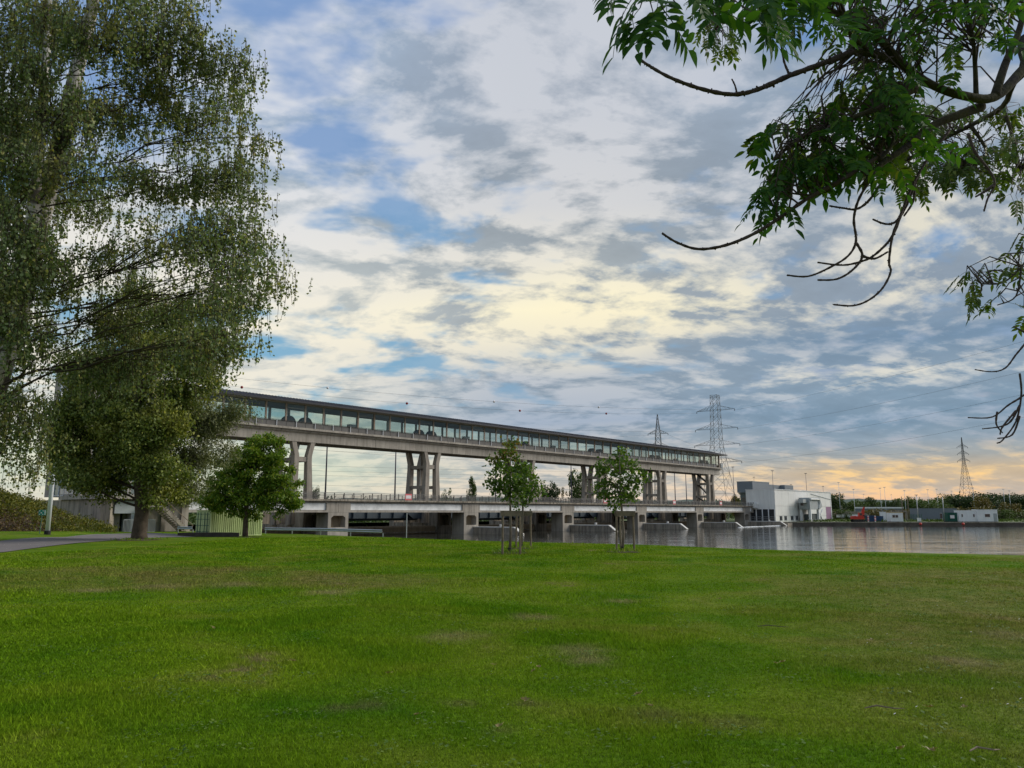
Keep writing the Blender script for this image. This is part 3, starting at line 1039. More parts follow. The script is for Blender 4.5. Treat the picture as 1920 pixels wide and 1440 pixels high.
# winches inside the gallery, cabinets between them
for k, tp in enumerate(GP):
    ordn = ('first', 'second', 'third', 'fourth', 'fifth', 'sixth')[k]
    for j, sg in enumerate((-1, 1)):
        w = thing('winch', 'dark domed winch in the gallery over the %s pier, %s of its pair' % (ordn, ('nearer', 'farther')[j]), 'winch', bw(tp + sg * 1.75, 118.6, 15.8), BROT, 'winches inside the machine gallery')
        poly = [(-1.3, 0.9)] + [(1.3 * math.cos(a), 1.45 + 1.3 * math.sin(a)) for a in [math.pi - math.pi * i / 14 for i in range(15)]] + [(1.3, 0.9)]
        MB().prism(poly, 1, -0.45, 0.45).build('gear_cover', M['machine'], w)
        MB().box(-1.45, 1.45, -0.7, 0.7, 0.0, 0.9).build('bed', M['machine'], w)
        MB().tube([(0, -1.1, 1.4), (0, 1.1, 1.4)], 0.28, 10).build('axle', M['iron'], w)
    c = thing('control_cabinet', 'grey control cabinet standing in the gallery past the %s pier' % ordn, 'cabinet', bw(tp + 11.8, 118.2, 15.8), BROT, 'control cabinets in the machine gallery')
    MB().box(-0.8, 0.8, -0.4, 0.4, 0.1, 2.2).build('housing', M['rake_grey'], c)
    MB().box(-0.84, 0.84, -0.44, 0.44, 2.2, 2.27).box(-0.7, 0.7, -0.35, 0.35, 0, 0.1).build('top_and_plinth', M['iron'], c)


# ------------------------------------------------------------------ road bridge in front of the gallery
def build_road_bridge():
    F = Frame('road_bridge', 'low concrete road bridge with white panels and iron railing', 'bridge', 140, 107, -3)
    g = F.root
    RP = [77.0 + SPAN * k for k in range(6)]
    ends = [49.0] + RP + [237.0]
    for a, b in zip(ends, ends[1:]):
        a_, b_ = a + 0.03, b - 0.03
        pil0 = 2.35 if a != 49.0 else 0.4
        pil1 = 2.35 if b != 237.0 else 1.2
        gd = MB()
        # a girder with a framed recess: bottom flange, top flange, end blocks, web set back
        gd.box(a_, b_, 104.0, 104.9, 1.62, 1.95).box(a_, b_, 104.0, 104.9, 3.16, 3.40)
        gd.box(a_, a_ + pil0, 104.0, 104.9, 1.951, 3.159).box(b_ - pil1, b_, 104.0, 104.9, 1.951, 3.159)
        gd.box(a_ + pil0, b_ - pil1, 104.3, 104.9, 1.951, 3.159)
        F.mb('girder', gd, M['concrete'])
        F.mb('white_panel', MB().box(a_ + pil0 + 0.04, b_ - pil1 - 0.04, 104.2, 104.29, 2.0, 3.12), M['white_panel'])
        F.mb('rear_girder', MB().box(a_, b_, 110.4, 111.2, 1.62, 3.40), M['concrete'])
        F.mb('deck_slab', MB().box(a_, b_, 103.62, 111.9, 3.42, 3.72), M['old_concrete'])
        n = max(1, int((b_ - a_) / 5))
        for i in range(1, n):
            F.mb('floor_beam', MB().box(a_ + i * (b_ - a_) / n - 0.2, a_ + i * (b_ - a_) / n + 0.2, 104.91, 110.39, 1.9, 3.41), M['old_concrete'])
    # railing
    for s, nm in ((103.75, 'front'), (111.7, 'rear')):
        F.mb('top_rail', MB().box(40.6, 237, s - 0.05, s + 0.05, 4.72, 4.80), M['railing'])
        F.mb('bottom_rail', MB().box(40.6, 237, s - 0.03, s + 0.03, 3.92, 3.98), M['railing'])
        F.mb('middle_rail', MB().box(40.6, 237, s - 0.025, s + 0.025, 4.48, 4.53), M['railing'])
        post = MB().box(-0.06, 0.06, -0.05, 0.05, 3.721, 4.719).mesh('railing_post', M['iron'])
        t = 41.0
        mb = MB()
        k = 0
        while t < 236.8:
            put('railing_post', post, g, (t - F.o.x, s - F.o.y, -F.o.z))
            for i in range(1, 9):
                mb.box(t + i * 0.215 - 0.016, t + i * 0.215 + 0.016, s - 0.016, s + 0.016, 3.981, 4.48)
            t += SPAN / 16
        kind(F.mb('balusters', mb, M['railing']), 'stuff')
    # piers: a hollow box face with chamfered mouth, tail running downstream with a pale kerb
    for k, tp in enumerate(RP):
        po = put('pier', None, g, (tp - F.o.x, 104 - F.o.y, -F.o.z))
        mb = MB()
        o_, i_, zt, zb = 2.0, 1.4, 1.6, -0.75
        mouth = [(-i_, zb), (-i_, 0.75), (-i_ + 0.45, 1.1), (i_ - 0.45, 1.1), (i_, 0.75), (i_, zb)]
        outer = [(-o_, zb), (-o_, 0.75), (-o_, zt), (o_, zt), (o_, 0.75), (o_, zb)]
        for a in range(5):
            q = [mouth[a], mouth[a + 1], outer[a + 1], outer[a]]
            mb.prism(q, 1, 0.0, 1.6)
        mb.box(-o_, o_, 1.6, 3.2, -5, zt)
        mb.box(-o_, o_, 0.0, 1.6, -5, zb)
        mb.build('pier_body', M['concrete'], po)
        MB().box(-i_ - 0.3, i_ + 0.3, 1.35, 1.58, zb, 1.3).build('niche_back', M['weir_wall'], po)
        MB().box(-o_ + 0.25, -0.05, 0.3, 3.0, zt, 1.615).build('bearing', M['iron'], po)
        # tail
        sd = 1.1 if k else 0.8
        tail = MB().prism([(0, -5), (0, -1.22), (-10.2, -1.22), (-12.0, -2.3), (-12.0, -5)], 0, sd - 0.55, sd + 0.55)
        if k > 0:
            tail.build('tail', M['old_concrete'], po)
            kb = MB().box(sd - 0.6, sd + 0.6, -10.2, -0.01, -1.215, -1.03).beam((sd, -10.2, -1.1), (sd, -12.0, -2.35), 0.8, 0.12)
            kb.build('kerb', M['pale_edge'], po)
            MB().tube([(sd, -6.6, -0.98), (sd, -6.6, -0.55)], 0.28, 10).build('bollard', M['pale_edge'], po)
    # left abutment stub
    return F


build_road_bridge()

# weir walls and lift gates, one of each in every opening
_bays = [(62.0, 75.9)] + [(GP[k] + 2.12, GP[k + 1] - 2.12) for k in range(5)]
_nm = ('beside the near abutment', 'between the first and second piers', 'between the second and third piers', 'between the third and fourth piers', 'between the fourth and fifth piers', 'between the fifth and sixth piers')
for k, (a, b) in enumerate(_bays):
    w = Frame('weir_wall', 'low tan weir wall %s' % _nm[k], 'wall', a, 113, -5, 'weir walls under the dam')
    w.mb('wall_body', MB().prism([(112.8, -5), (114.4, -5), (114.4, -0.95), (113.0, -0.95), (112.8, -1.2)], 0, a + 0.0, b - 0.0), M['weir_wall'])
    if k > 0:
        w.mb('ledge', MB().box(a, b, 112.3, 112.79, -2.25, -2.05), M['old_concrete'])
    if k == 0:
        continue
    gt = Frame('sluice_gate', 'dark blue steel lift gate raised %s' % _nm[k], 'gate', a, 119, -3, 'raised lift gates of the dam')
    lift = (0.15, 0.3, 0.2, 0.35, 0.1, 0.3)[k]
    gt.mb('gate_leaf', MB().prism([(117.5, 0.2 + lift), (118.2, -0.25 + lift), (119.0, -0.25 + lift), (119.0, 3.3), (117.5, 3.3)], 0, a + 0.1, b - 0.1), M['gate_steel'])
    n = 8
    rib = MB().box(-0.1, 0.1, 117.2, 117.49, 0.3 + lift, 3.3).mesh('rib', M['gate_steel'])
    for i in range(n + 1):
        put('rib', rib, gt.root, (a + 0.4 + i * (b - a - 0.8) / n - gt.o.x, -gt.o.y, -gt.o.z))
    gt.mb('end_bracket', MB().prism([(a + 0.15, 0.1 + lift), (a + 2.4, 0.1 + lift), (a + 3.8, 1.0 + lift), (a + 3.8, 1.3 + lift), (a + 0.15, 1.3 + lift)], 1, 116.6, 117.15), M['gate_steel'])
    gt.mb('end_bracket', MB().prism([(b - 0.15, 0.1 + lift), (b - 2.4, 0.1 + lift), (b - 3.8, 1.0 + lift), (b - 3.8, 1.3 + lift), (b - 0.15, 1.3 + lift)], 1, 116.6, 117.15), M['gate_steel'])

# red and white boards hung on the railing
for (x, lab) in ((766, 'red and white board on the bridge railing below the second gallery pier'), (1135, 'red and white board on the bridge railing beside the single staked maple'),
                 (1264, 'red and white board on the bridge railing between the fifth and sixth piers'), (1351, 'red and white board on the bridge railing near the end of the gallery')):
    r_ = ray(x, 931)
    kk = 103.62 / (r_[0] * V.x + r_[1] * V.y)
    t, _s = ts_of(r_[0] * kk, r_[1] * kk)
    f = Frame('navigation_sign', lab, 'sign', t, 103.62, 4.3, 'navigation boards on the bridge railing')
    f.mb('board', MB().box(t - 0.75, t + 0.75, 103.6, 103.66, 3.75, 4.85), M['sign_red'])
    f.mb('white_band', MB().box(t - 0.62, t + 0.62, 103.58, 103.598, 4.02, 4.58), M['sign_white'])

# white foam line where the last opening spills
mb = MB()
_p0, _p1 = bw(200, 92, 0), bw(238, 94.5, 0)
for i in range(46):
    f_ = i / 45
    c = _p0.lerp(_p1, f_)
    mb.ball((c.x + random.uniform(-.2, .2), c.y + random.uniform(-.3, .3), WATER_Z + 0.02), random.uniform(0.35, 0.7), 6, 4, 0.28)
_fo = mb.build('foam', M['foam'])
_fo['label'] = 'thin white foam line on the water by the last opening'
kind(_fo, 'stuff')


# ------------------------------------------------------------------ near abutment and gallery tower
def build_tower():
    F = Frame('gallery_tower', 'tall concrete stair tower with glazed strip at the near end of the gallery', 'building', 50, 116, -1)
    t0, t1, s0, s1, zt = 40.0, 52.0, 110.0, 123.2, 22.2
    # left end face: pilaster, glazed strip, plain concrete
    F.mb('wall', MB().box(t0 + 0.3, t1, s0 + 0.3, s1 - 0.3, 3.75, zt), M['gallery_inside'])
    for a, b in ((s1 - 1.9, s1), (s1 - 3.2, s1 - 2.6), (s0, s0 + 0.8), (s0 + 3.6, s0 + 4.1)):
        F.mb('pilaster', MB().box(t0, t0 + 0.29, a, b, 3.75, zt), M['concrete'])
    F.mb('cladding', MB().box(t0 + 0.1, t0 + 0.29, s0 + 0.801, s0 + 3.599, 3.75, zt).box(t0 + 0.12, t0 + 0.29, s0 + 4.101, s0 + 6.3, 3.75, zt), M['concrete'])
    gw = (s1 - 3.2) - (s0 + 6.3)
    for i in range(2):
        for j in range(7):
            a = s0 + 6.3 + i * gw / 2
            z = 3.9 + j * 2.6
            F.mb('pane', MB().box(t0 + 0.14, t0 + 0.17, a + 0.05, a + gw / 2 - 0.05, z + 0.06, z + 2.5), M['dark_glass_teal'])
    mb = MB()
    for j in range(8):
        mb.box(t0 + 0.06, t0 + 0.2, s0 + 6.3, s1 - 3.2, 3.84 + j * 2.6, 3.94 + j * 2.6)
    for i in range(3):
        a = s0 + 6.3 + i * gw / 2
        mb.box(t0 + 0.04, t0 + 0.2, a - 0.05, a + 0.05, 3.75, zt)
    F.mb('window_frame', mb, M['pole_grey'])
    # river side face
    for i in range(5):
        a = t0 + 0.5 + i * 2.72
        F.mb('pilaster', MB().box(a, a + 0.5, s0 - 0.02, s0 + 0.29, 3.75, zt), M['concrete'])
        if i < 4:
            for j in range(4):
                z = 4.2 + j * 4.4
                F.mb('pane', MB().box(a + 0.55, a + 2.67, s0 + 0.14, s0 + 0.18, z, z + 3.2), M['dark_glass_teal'])
                F.mb('spandrel', MB().box(a + 0.51, a + 2.71, s0 + 0.1, s0 + 0.29, z + 3.25, z + 4.35), M['white_panel'])
    F.mb('roof', MB().box(t0 - 0.6, t1 + 0.2, s0 - 0.6, s1 + 0.6, zt, zt + 0.35), M['roof_edge'])


def teal_glass():
    m = surf('dark_glass_teal', (0.10, 0.155, 0.155), 0.1, 0.25, 0.3, spec=0.6)
    return m


M['dark_glass_teal'] = teal_glass()
build_tower()


def build_abutment():
    F = Frame('abutment', 'concrete abutment with terrace, recessed doors and railing beside the shrub bank', 'building', 42, 100, -1)
    F.mb('retaining_wall', MB().prism([(37.7, 103.5), (39.0, 101.5), (39.0, 124), (37.7, 124)], 2, -1.5, 3.2).prism([(37.7, 97.2), (38.6, 96.6), (39.4, 97.4), (39.0, 101.5), (37.7, 103.5)], 2, -1.5, 3.2), M['old_concrete'])
    F.mb('front_wall', MB().box(39.42, 40.4, 98.2, 99.0, -1.5, 3.2).box(42.2, 49.0, 98.2, 99.0, -1.5, 3.2).box(40.4, 42.2, 98.2, 99.0, 1.9, 3.2), M['concrete'])
    F.mb('recess', MB().box(40.4, 42.2, 99.2, 99.4, -1.5, 1.9), M['painted_shade'])  # dark slab behind the doorway, the recess's shade put into its colour
    F.mb('door', MB().box(41.0, 41.75, 98.9, 99.0, -1.0, 1.6), M['rake_grey'])
    F.mb('grey_hood', MB().prism([(39.2, 1.5), (39.2, 2.5), (39.7, 3.0), (42.1, 3.0), (42.1, 1.5)], 1, 96.9, 98.19), M['rake_grey'])
    F.mb('hood_post', MB().box(41.2, 42.1, 96.95, 98.19, -1.2, 1.499), M['rake_grey'])
    F.mb('terrace_slab', MB().box(37.4, 50.0, 96.2, 110, 3.21, 3.70), M['concrete'])
    pil = MB().box(-0.25, 0.25, 97.9, 98.19, -1.5, 3.2).mesh('pilaster', M['leg_concrete'])
    for t in (43.3, 45.6, 48.2):
        put('pilaster', pil, F.root, (t - F.o.x, -F.o.y, -F.o.z))
    # terrace railing on two sides
    rails = MB()
    pts = [(37.5, 110), (37.5, 96.35), (49.6, 96.35)]
    for z in (3.85, 4.75):
        for p, q in zip(pts, pts[1:]):
            rails.beam((*p, z), (*q, z), 0.07)
    F.mb('top_rail', rails, M['railing'])
    post = MB().box(-0.04, 0.04, -0.04, 0.04, 3.7, 4.75).mesh('railing_post', M['railing'])
    bars = MB()
    for p, q in zip(pts, pts[1:]):
        d = math.hypot(q[0] - p[0], q[1] - p[1])
        n = int(d / 1.5)
        for i in range(n + 1):
            f = i / n
            put('railing_post', post, F.root, (p[0] + (q[0] - p[0]) * f - F.o.x, p[1] + (q[1] - p[1]) * f - F.o.y, -F.o.z))
        n = int(d / 0.2)
        for i in range(n):
            f = i / n
            bars.box(p[0] + (q[0] - p[0]) * f - 0.015, p[0] + (q[0] - p[0]) * f + 0.015, p[1] + (q[1] - p[1]) * f - 0.015, p[1] + (q[1] - p[1]) * f + 0.015, 3.86, 4.72)
    kind(F.mb('balusters', bars, M['galvanised']), 'stuff')
    # ground level gates of upright bars
    for (a, b) in ((40.2, 42.0), (42.6, 44.0)):
        mb = MB()
        n = 12
        for i in range(n + 1):
            t = a + (b - a) * i / n
            mb.box(t - 0.02, t + 0.02, 96.5, 96.54, -0.8, 0.75)
        mb.box(a, b, 96.48, 96.56, 0.7, 0.78).box(a, b, 96.48, 96.56, -0.75, -0.68)
        F.mb('bar_gate', mb, M['galvanised'])
    # steps down to the quay
    st = F.mb('staircase', MB().prism([(44.2, 2.4), (48.2, -1.0), (47.6, -1.0), (44.2, 1.9)], 1, 95.1, 95.25).prism([(44.2, 2.4), (48.2, -1.0), (47.6, -1.0), (44.2, 1.9)], 1, 97.3, 97.45), M['old_concrete'])
    for i in range(14):
        f = i / 13
        F.mb('step', MB().box(44.3 + f * 3.5, 44.7 + f * 3.5, 95.26, 97.29, 2.2 - f * 3.0, 2.28 - f * 3.0), M['concrete'], st)
    mb = MB()
    for s in (95.18, 97.38):
        mb.beam((44.2, s, 3.3), (48.2, s, 0.0), 0.07)
        for f in (0.05, 0.35, 0.65, 0.97):
            mb.beam((44.2 + 4 * f, s, 2.4 - 3.4 * f), (44.2 + 4 * f, s, 3.3 - 3.3 * f), 0.05)
    F.mb('stair_rail', mb, M['timber'], st)
    F.mb('landing', MB().box(42.4, 44.2, 95.1, 97.6, 2.25, 2.42), M['concrete'], st)


build_abutment()

# ------------------------------------------------------------------ power house and machines at the far end of the dam
def build_power_house():
    F = Frame('power_house', 'large white power house with dark openings at the far end of the bridge', 'building', 262, 100, WATER_Z)
    t0, t1, s0, s1, zt = 237.2, 288.0, 97.0, 106.4, 8.7
    # river face: white sheet panels in three courses, each panel a piece
    n = 9
    L = (t1 - t0) / n
    F.mb('core', MB().box(t0 + 0.3, t1 - 0.1, s0 + 0.3, s1, FAR_Z, zt - 0.3), M['hall_white'])
    for i in range(n):
        a, b = t0 + i * L + 0.03, t0 + (i + 1) * L - 0.03
        for z0, z1 in ((0.62, 3.6), (3.66, zt)):
            if i == n - 1 and z0 < 1:
                F.mb('purple_panel', MB().box(a, b - 0.5, s0, s0 + 0.29, -1.2, 3.6), M['purple'])
                continue
            F.mb('wall_panel', MB().box(a, b, s0, s0 + 0.29, z0, z1), M['hall_white'])
        if i < n - 1:
            F.mb('base_panel', MB().box(a, b, s0 + 0.04, s0 + 0.29, -1.6, 0.58), M['hall_white'])
    F.mb('corner_post', MB().box(t1 - 0.45, t1 + 0.1, s0 - 0.08, s0 + 0.3, -1.3, zt), M['cabin_white'])
    F.mb('gutter_band', MB().beam((t0 + 31, s0 - 0.06, 7.9), (t1, s0 - 0.06, 6.2), 0.1, 0.18), M['rake_grey'])
    for tt in (241.5, 245.2, 250.6, 254.6, 262.5, 267.0):
        w = F.mb('window', MB().box(tt - 0.95, tt + 0.95, s0 - 0.03, s0 + 0.03, -0.75, 0.45), M['dark_glass'])
        F.mb('window_frame', MB().box(tt - 1.05, tt + 1.05, s0 - 0.06, s0 + 0.02, 0.45, 0.58).box(tt - 1.05, tt + 1.05, s0 - 0.1, s0 + 0.02, -0.87, -0.75).box(tt - 0.05, tt + 0.05, s0 - 0.05, s0 - 0.031, -0.75, 0.45), M['rake_grey'], w)
    # bridge side face over a bay with pale columns, its shade a dark panel
    F.mb('side_wall', MB().box(t0, t0 + 0.29, s0, s0 + 0.4, -1.2, zt).box(t0, t0 + 0.29, s0 + 0.4, s1, 2.6, zt), M['hall_white'])
    F.mb('canopy', MB().box(t0 - 1.1, t0, s0 + 5.4, s0 + 9.0, 3.0, 4.4), M['hall_white'])
    F.mb('bay_shade_panel', MB().box(t0 + 0.1, t0 + 0.2, s0 + 0.4, s1, -1.2, 2.6), M['painted_shade'])
    col = MB().box(t0 - 0.12, t0 + 0.1, -0.13, 0.13, -1.2, 2.6).mesh('bay_column', M['cabin_white'])
    for i in range(4):
        put('bay_column', col, F.root, (-F.o.x, s0 + 2.2 + i * 2.0 - F.o.y, -F.o.z))
    F.mb('roof', MB().box(t0 - 0.1, t1 + 0.15, s0 - 0.15, s1 + 0.1, zt, zt + 0.18), M['cabin_white'])
    for tt in (243, 249, 255, 261, 268, 275, 282):
        F.mb('roof_vent', MB().box(tt - 0.5, tt + 0.5, s0 + 2, s0 + 3, zt + 0.18, zt + 0.42), M['rake_grey'])
    mb = MB()
    for z in (-0.95, -0.35, 0.25):
        mb.beam((t0 - 1.0, s0 - 0.3, z), (t0 - 1.0, s0 + 11, z), 0.1)
    for i in range(6):
        mb.beam((t0 - 1.0, s0 - 0.3 + i * 2.2, -1.6), (t0 - 1.0, s0 - 0.3 + i * 2.2, 0.3), 0.1)
    F.mb('railing', mb, M['galvanised'])
    F.mb('apron', MB().box(t0 - 2.0, t1 + 6, s0 - 4.5, s0 - 0.01, -5, -1.62).box(t0 - 2.0, t0 + 0.0, s0, s0 + 12, -5, -1.62), M['old_concrete'])


build_power_house()

F_ = Frame('lock_tower', 'dark grey stepped control block above the white power house', 'building', 275, 121, -2)
F_.mb('shaft', MB().prism([(265.0, -2.0), (272, -2.0), (272, 8.6), (263.6, 8.6), (263.6, 8.0), (265.0, 3.0)], 1, 115.6, 120.4), M['hall_grey'])
F_.mb('cantilevered_room', MB().box(262.3, 277.0, 115.0, 120.8, 8.61, 12.4), M['hall_grey'])
F_.mb('rear_room', MB().box(277.01, 300, 117.0, 122, 8.61, 11.9), M['hall_grey'])
F_.mb('end_room', MB().box(292, 300.5, 115.2, 116.99, 8.61, 12.0), M['hall_grey'])
F_.mb('parapet', MB().box(262.2, 277.1, 114.9, 120.9, 12.41, 12.6), M['rake_grey'])
F_.mb('window_band', MB().box(263.9, 264.2, 116, 120, 5.2, 7.4), M['dark_glass'])


def build_rake():
    F = Frame('trash_rake', 'grey rack cleaning machine on legs in front of the white power house', 'machine', 262, 94.5, -1.62)
    t, s = 260.0, 92.8
    F.mb('housing', MB().prism([(-4.5, 2.6), (4.2, 2.6), (6.8, 3.6), (4.9, 6.6), (-4.5, 6.4)], 1, 0, 3.6), M['rake_grey']).location += Vector((t, s, 0))
    F.mb('jib', MB().box(t - 8.2, t - 4.5, s + 0.8, s + 2.4, 4.7, 5.9), M['rake_grey'])
    F.mb('hook_block', MB().box(t - 7.4, t - 6.6, s + 1.2, s + 2.0, 3.8, 4.69), M['iron'])
    F.mb('pipe', MB().tube([(t - 4, s - 0.2, 5.9), (t + 3.6, s - 0.2, 5.9), (t + 4.0, s - 0.2, 4.6), (t + 3.2, s - 0.2, 2.8)], 0.28, 8), M['hall_white'])
    for a in (-3.9, 3.4):
        for b in (0.3, 3.2):
            F.mb('leg', MB().beam((t + a, s + b, -1.62), (t + a, s + b, 2.6), 0.75), M['cabin_white'])
    F.mb('strut', MB().beam((t + 3.6, s + 0.3, 2.6), (t + 7.6, s + 0.3, -1.4), 0.4), M['cabin_white'])
    F.mb('strut', MB().beam((t + 7.6, s + 0.3, 2.6), (t + 4.4, s + 0.3, 0.2), 0.3), M['cabin_white'])
    F.mb('engine', MB().box(t - 2.6, t + 1.8, s + 0.6, s + 2.8, -1.1, 0.9).tube([(t - 1.5, s + 0.2, 0.3), (t - 1.5, s + 3.0, 0.3)], 0.8, 10), M['machine'])
    F.mb('cabin', MB().box(t + 4.2, t + 7.4, s + 1.0, s + 3.0, -1.0, 1.2), M['rake_grey'])
    F.mb('chassis', MB().box(t - 5.2, t + 6.2, s + 0.2, s + 3.4, -1.5, -1.11), M['iron'])
    F.mb('platform_rail', MB().beam((t - 8, s - 0.4, -0.6), (t + 9, s - 0.4, -0.6), 0.09).beam((t - 8, s - 0.4, -1.1), (t + 9, s - 0.4, -1.1), 0.07), M['galvanised'])


build_rake()


def far(x, y, Y):
    p = at(x, y, Y)
    return p


def cabin(name, label, x0, x1, ytop, Y, mat, depth=2.6, trim=None, wins=(), cat='cabin', door=None, skirt=False):
    p0, p1 = at(x0, ytop, Y), at(x1, ytop, Y)
    w, h = p1.x - p0.x, p0.z - FAR_Z
    c = thing(name, label, cat, ((p0.x + p1.x) / 2, Y + depth / 2, FAR_Z), 0)
    MB().box(-w / 2, w / 2, -depth / 2, depth / 2, 0.14, h - 0.12).build('body', mat, c)
    MB().box(-w / 2 - 0.06, w / 2 + 0.06, -depth / 2 - 0.06, depth / 2 + 0.06, h - 0.119, h).build('roof', M[trim] if trim else mat, c)
    MB().box(-w / 2 + 0.1, w / 2 - 0.1, -depth / 2 + 0.05, depth / 2 - 0.05, 0.0, 0.139).build('skid', M['iron'], c)
    for (a, b, z0, z1) in wins:
        wn = MB().box(-w / 2 + a * w, -w / 2 + b * w, -depth / 2 - 0.04, -depth / 2 + 0.02, z0 * h, z1 * h).build('window', M['dark_glass'], c)
        MB().box(-w / 2 + a * w - 0.07, -w / 2 + b * w + 0.07, -depth / 2 - 0.07, -depth / 2 - 0.001, z1 * h, z1 * h + 0.08).box(-w / 2 + a * w - 0.07, -w / 2 + b * w + 0.07, -depth / 2 - 0.09, -depth / 2 - 0.001, z0 * h - 0.08, z0 * h).build('window_frame', M['cabin_white'], wn)
    if door:
        MB().box(-w / 2 + door[0] * w, -w / 2 + door[1] * w, -depth / 2 - 0.03, -depth / 2 + 0.02, 0.2, h * 0.68).build('door', M['rake_grey'], c)
    for i in range(1, int(w / 1.2)):
        MB().box(-w / 2 + i * 1.2 - 0.03, -w / 2 + i * 1.2 + 0.03, -depth / 2 - 0.02, -depth / 2 - 0.001, 0.2, h - 0.2).build('rib', mat, c)
    return c


cabin('site_cabin', 'small white cabin with yellow trim beside the blue container', 1669, 1692.5, 960.5, 243, M['cabin_white'], trim='yellow_trim', wins=((0.16, 0.36, 0.45, 0.72), (0.40, 0.60, 0.45, 0.72)))
cabin('site_cabin', 'long white cabin with two narrow windows between green container and cabin with red window', 1797, 1829.5, 956.5, 243, M['cabin_white'], trim='hall_white', wins=((0.15, 0.22, 0.42, 0.66), (0.82, 0.90, 0.42, 0.66)))
cabin('site_cabin', 'long white cabin with a wide dark window nearest the bushes', 1831, 1869.5, 955.3, 242.5, M['cabin_white'], trim='cabin_white', wins=((0.38, 0.62, 0.40, 0.64),), door=(0.79, 0.96))
cabin('storage_container', 'dark green container with white notice beside the white cabins', 1776.5, 1796, 961, 244, M['green_box'], cat='container')
_p0, _p1 = at(1781.5, 966, 243.8), at(1790, 972, 243.8)
MBo = MB().box(_p0.x, _p1.x, 243.82, 243.86, _p1.z, _p0.z)
tag(MBo.build('notice_board', M['sign_white']), 'white notice board fixed to the dark green container', 'sign')
cabin('storage_container', 'dark blue container between striped posts beside the excavator', 1629.5, 1641, 966.5, 246, M['blue_box'], cat='container')
cabin('storage_container', 'slate blue container half hidden beside the yellow trimmed cabin', 1644, 1656, 967.5, 249, M['blue_box'], cat='container')
cabin('white_tank', 'small white box tank near the foot of a lamp post', 1722.5, 1727, 971, 243, M['cabin_white'], depth=1.0, cat='tank')
cabin('white_sign_box', 'cream box on the frame behind the blue containers', 1652, 1661, 959.5, 252, M['cabin_white'], depth=1.2, cat='box')
cabin('grey_store', 'long low grey shed behind the green container', 1722, 1794, 953, 268, M['hall_grey'], depth=6, cat='shed', wins=((0.55, 0.6, 0.2, 0.6),))
for i, x in enumerate((1627.5, 1640.5)):
    p = at(x, 967, 245.4)
    st = thing('striped_post', 'red and white striped post %s the blue container' % ('on the excavator side of', 'on the cabin side of')[i], 'post', (p.x, p.y, FAR_Z))
    hh = p.z - FAR_Z
    for k in range(5):
        MB().tube([(0, 0, k * hh / 5), (0, 0, (k + 1) * hh / 5)], 0.22, 8).build('band', M['sign_red' if k % 2 else 'sign_white'], st)


def build_excavator():
    p = at(1609, 977, 245)
    e = thing('excavator', 'red crawler excavator with folded boom on the far quay', 'excavator', (p.x, p.y, FAR_Z))
    for s in (-0.95, 0.95):
        tr = MB().prism([(-1.9, 0.25), (-1.6, 0.0), (1.6, 0.0), (1.9, 0.25), (1.9, 0.55), (1.6, 0.75), (-1.6, 0.75), (-1.9, 0.55)], 1, s - 0.28, s + 0.28).build('track', M['rubber'], e)
        for k in range(4):
            MB().tube([(-1.2 + 0.8 * k, s - 0.3, 0.38), (-1.2 + 0.8 * k, s + 0.3, 0.38)], 0.22, 8).build('roller', M['iron'], tr)
    MB().box(-1.7, 1.5, -1.15, 1.15, 0.85, 1.75).prism([(-1.9, 0.95), (-1.2, 0.85), (-1.2, 1.9), (-1.8, 1.8)], 1, -1.2, 1.2).build('body', M['red_paint'], e)
    cb = MB().prism([(-0.1, 1.75), (1.1, 1.75), (1.0, 2.75), (0.0, 2.85)], 1, -1.1, -0.2).build('cab', M['red_paint'], e)
    MB().box(0.15, 0.9, -1.13, -1.101, 2.0, 2.65).build('cab_window', M['dark_glass'], cb)
    MB().beam((1.2, 0.3, 1.4), (1.9, 0.3, 3.9), 0.36, 0.5).build('boom', M['red_paint'], e)
    MB().beam((1.9, 0.3, 3.9), (2.35, 0.3, 4.6), 0.36, 0.4).build('boom_tip', M['red_paint'], e)
    MB().beam((2.3, 0.3, 4.5), (2.0, 0.3, 2.1), 0.28, 0.34).build('stick', M['red_paint'], e)
    MB().beam((1.5, 0.3, 2.2), (2.1, 0.3, 3.6), 0.12).build('ram', M['galvanised'], e)
    MB().prism([(1.7, 2.1), (2.3, 2.1), (2.4, 1.4), (1.9, 1.2), (1.6, 1.6)], 1, 0.0, 0.6).build('bucket', M['iron'], e)
    MB().box(-1.6, -0.4, -0.9, 0.9, 1.76, 2.0).build('engine_cover', M['cabin_white'], e)


build_excavator()
for (x, lab) in ((1726, 'red buoy hanging on the quay wall below the white tank'), (1806, 'red buoy hanging on the quay wall below the white cabins')):
    p = at(x, 982.5, 233.8 if x > 1700 else 236)
    b = thing('buoy', lab, 'buoy', p - Vector((0, 0, 0.35)), 0, 'red buoys on the quay wall')
    MB().ball((0, 0, 0.35), 0.42, 12, 8).build('float', M['red_paint'], b, smooth=True)
    MB().tube([(0, 0, 0.7), (0, 0.25, 1.2)], 0.06, 6).build('chain', M['iron'], b)

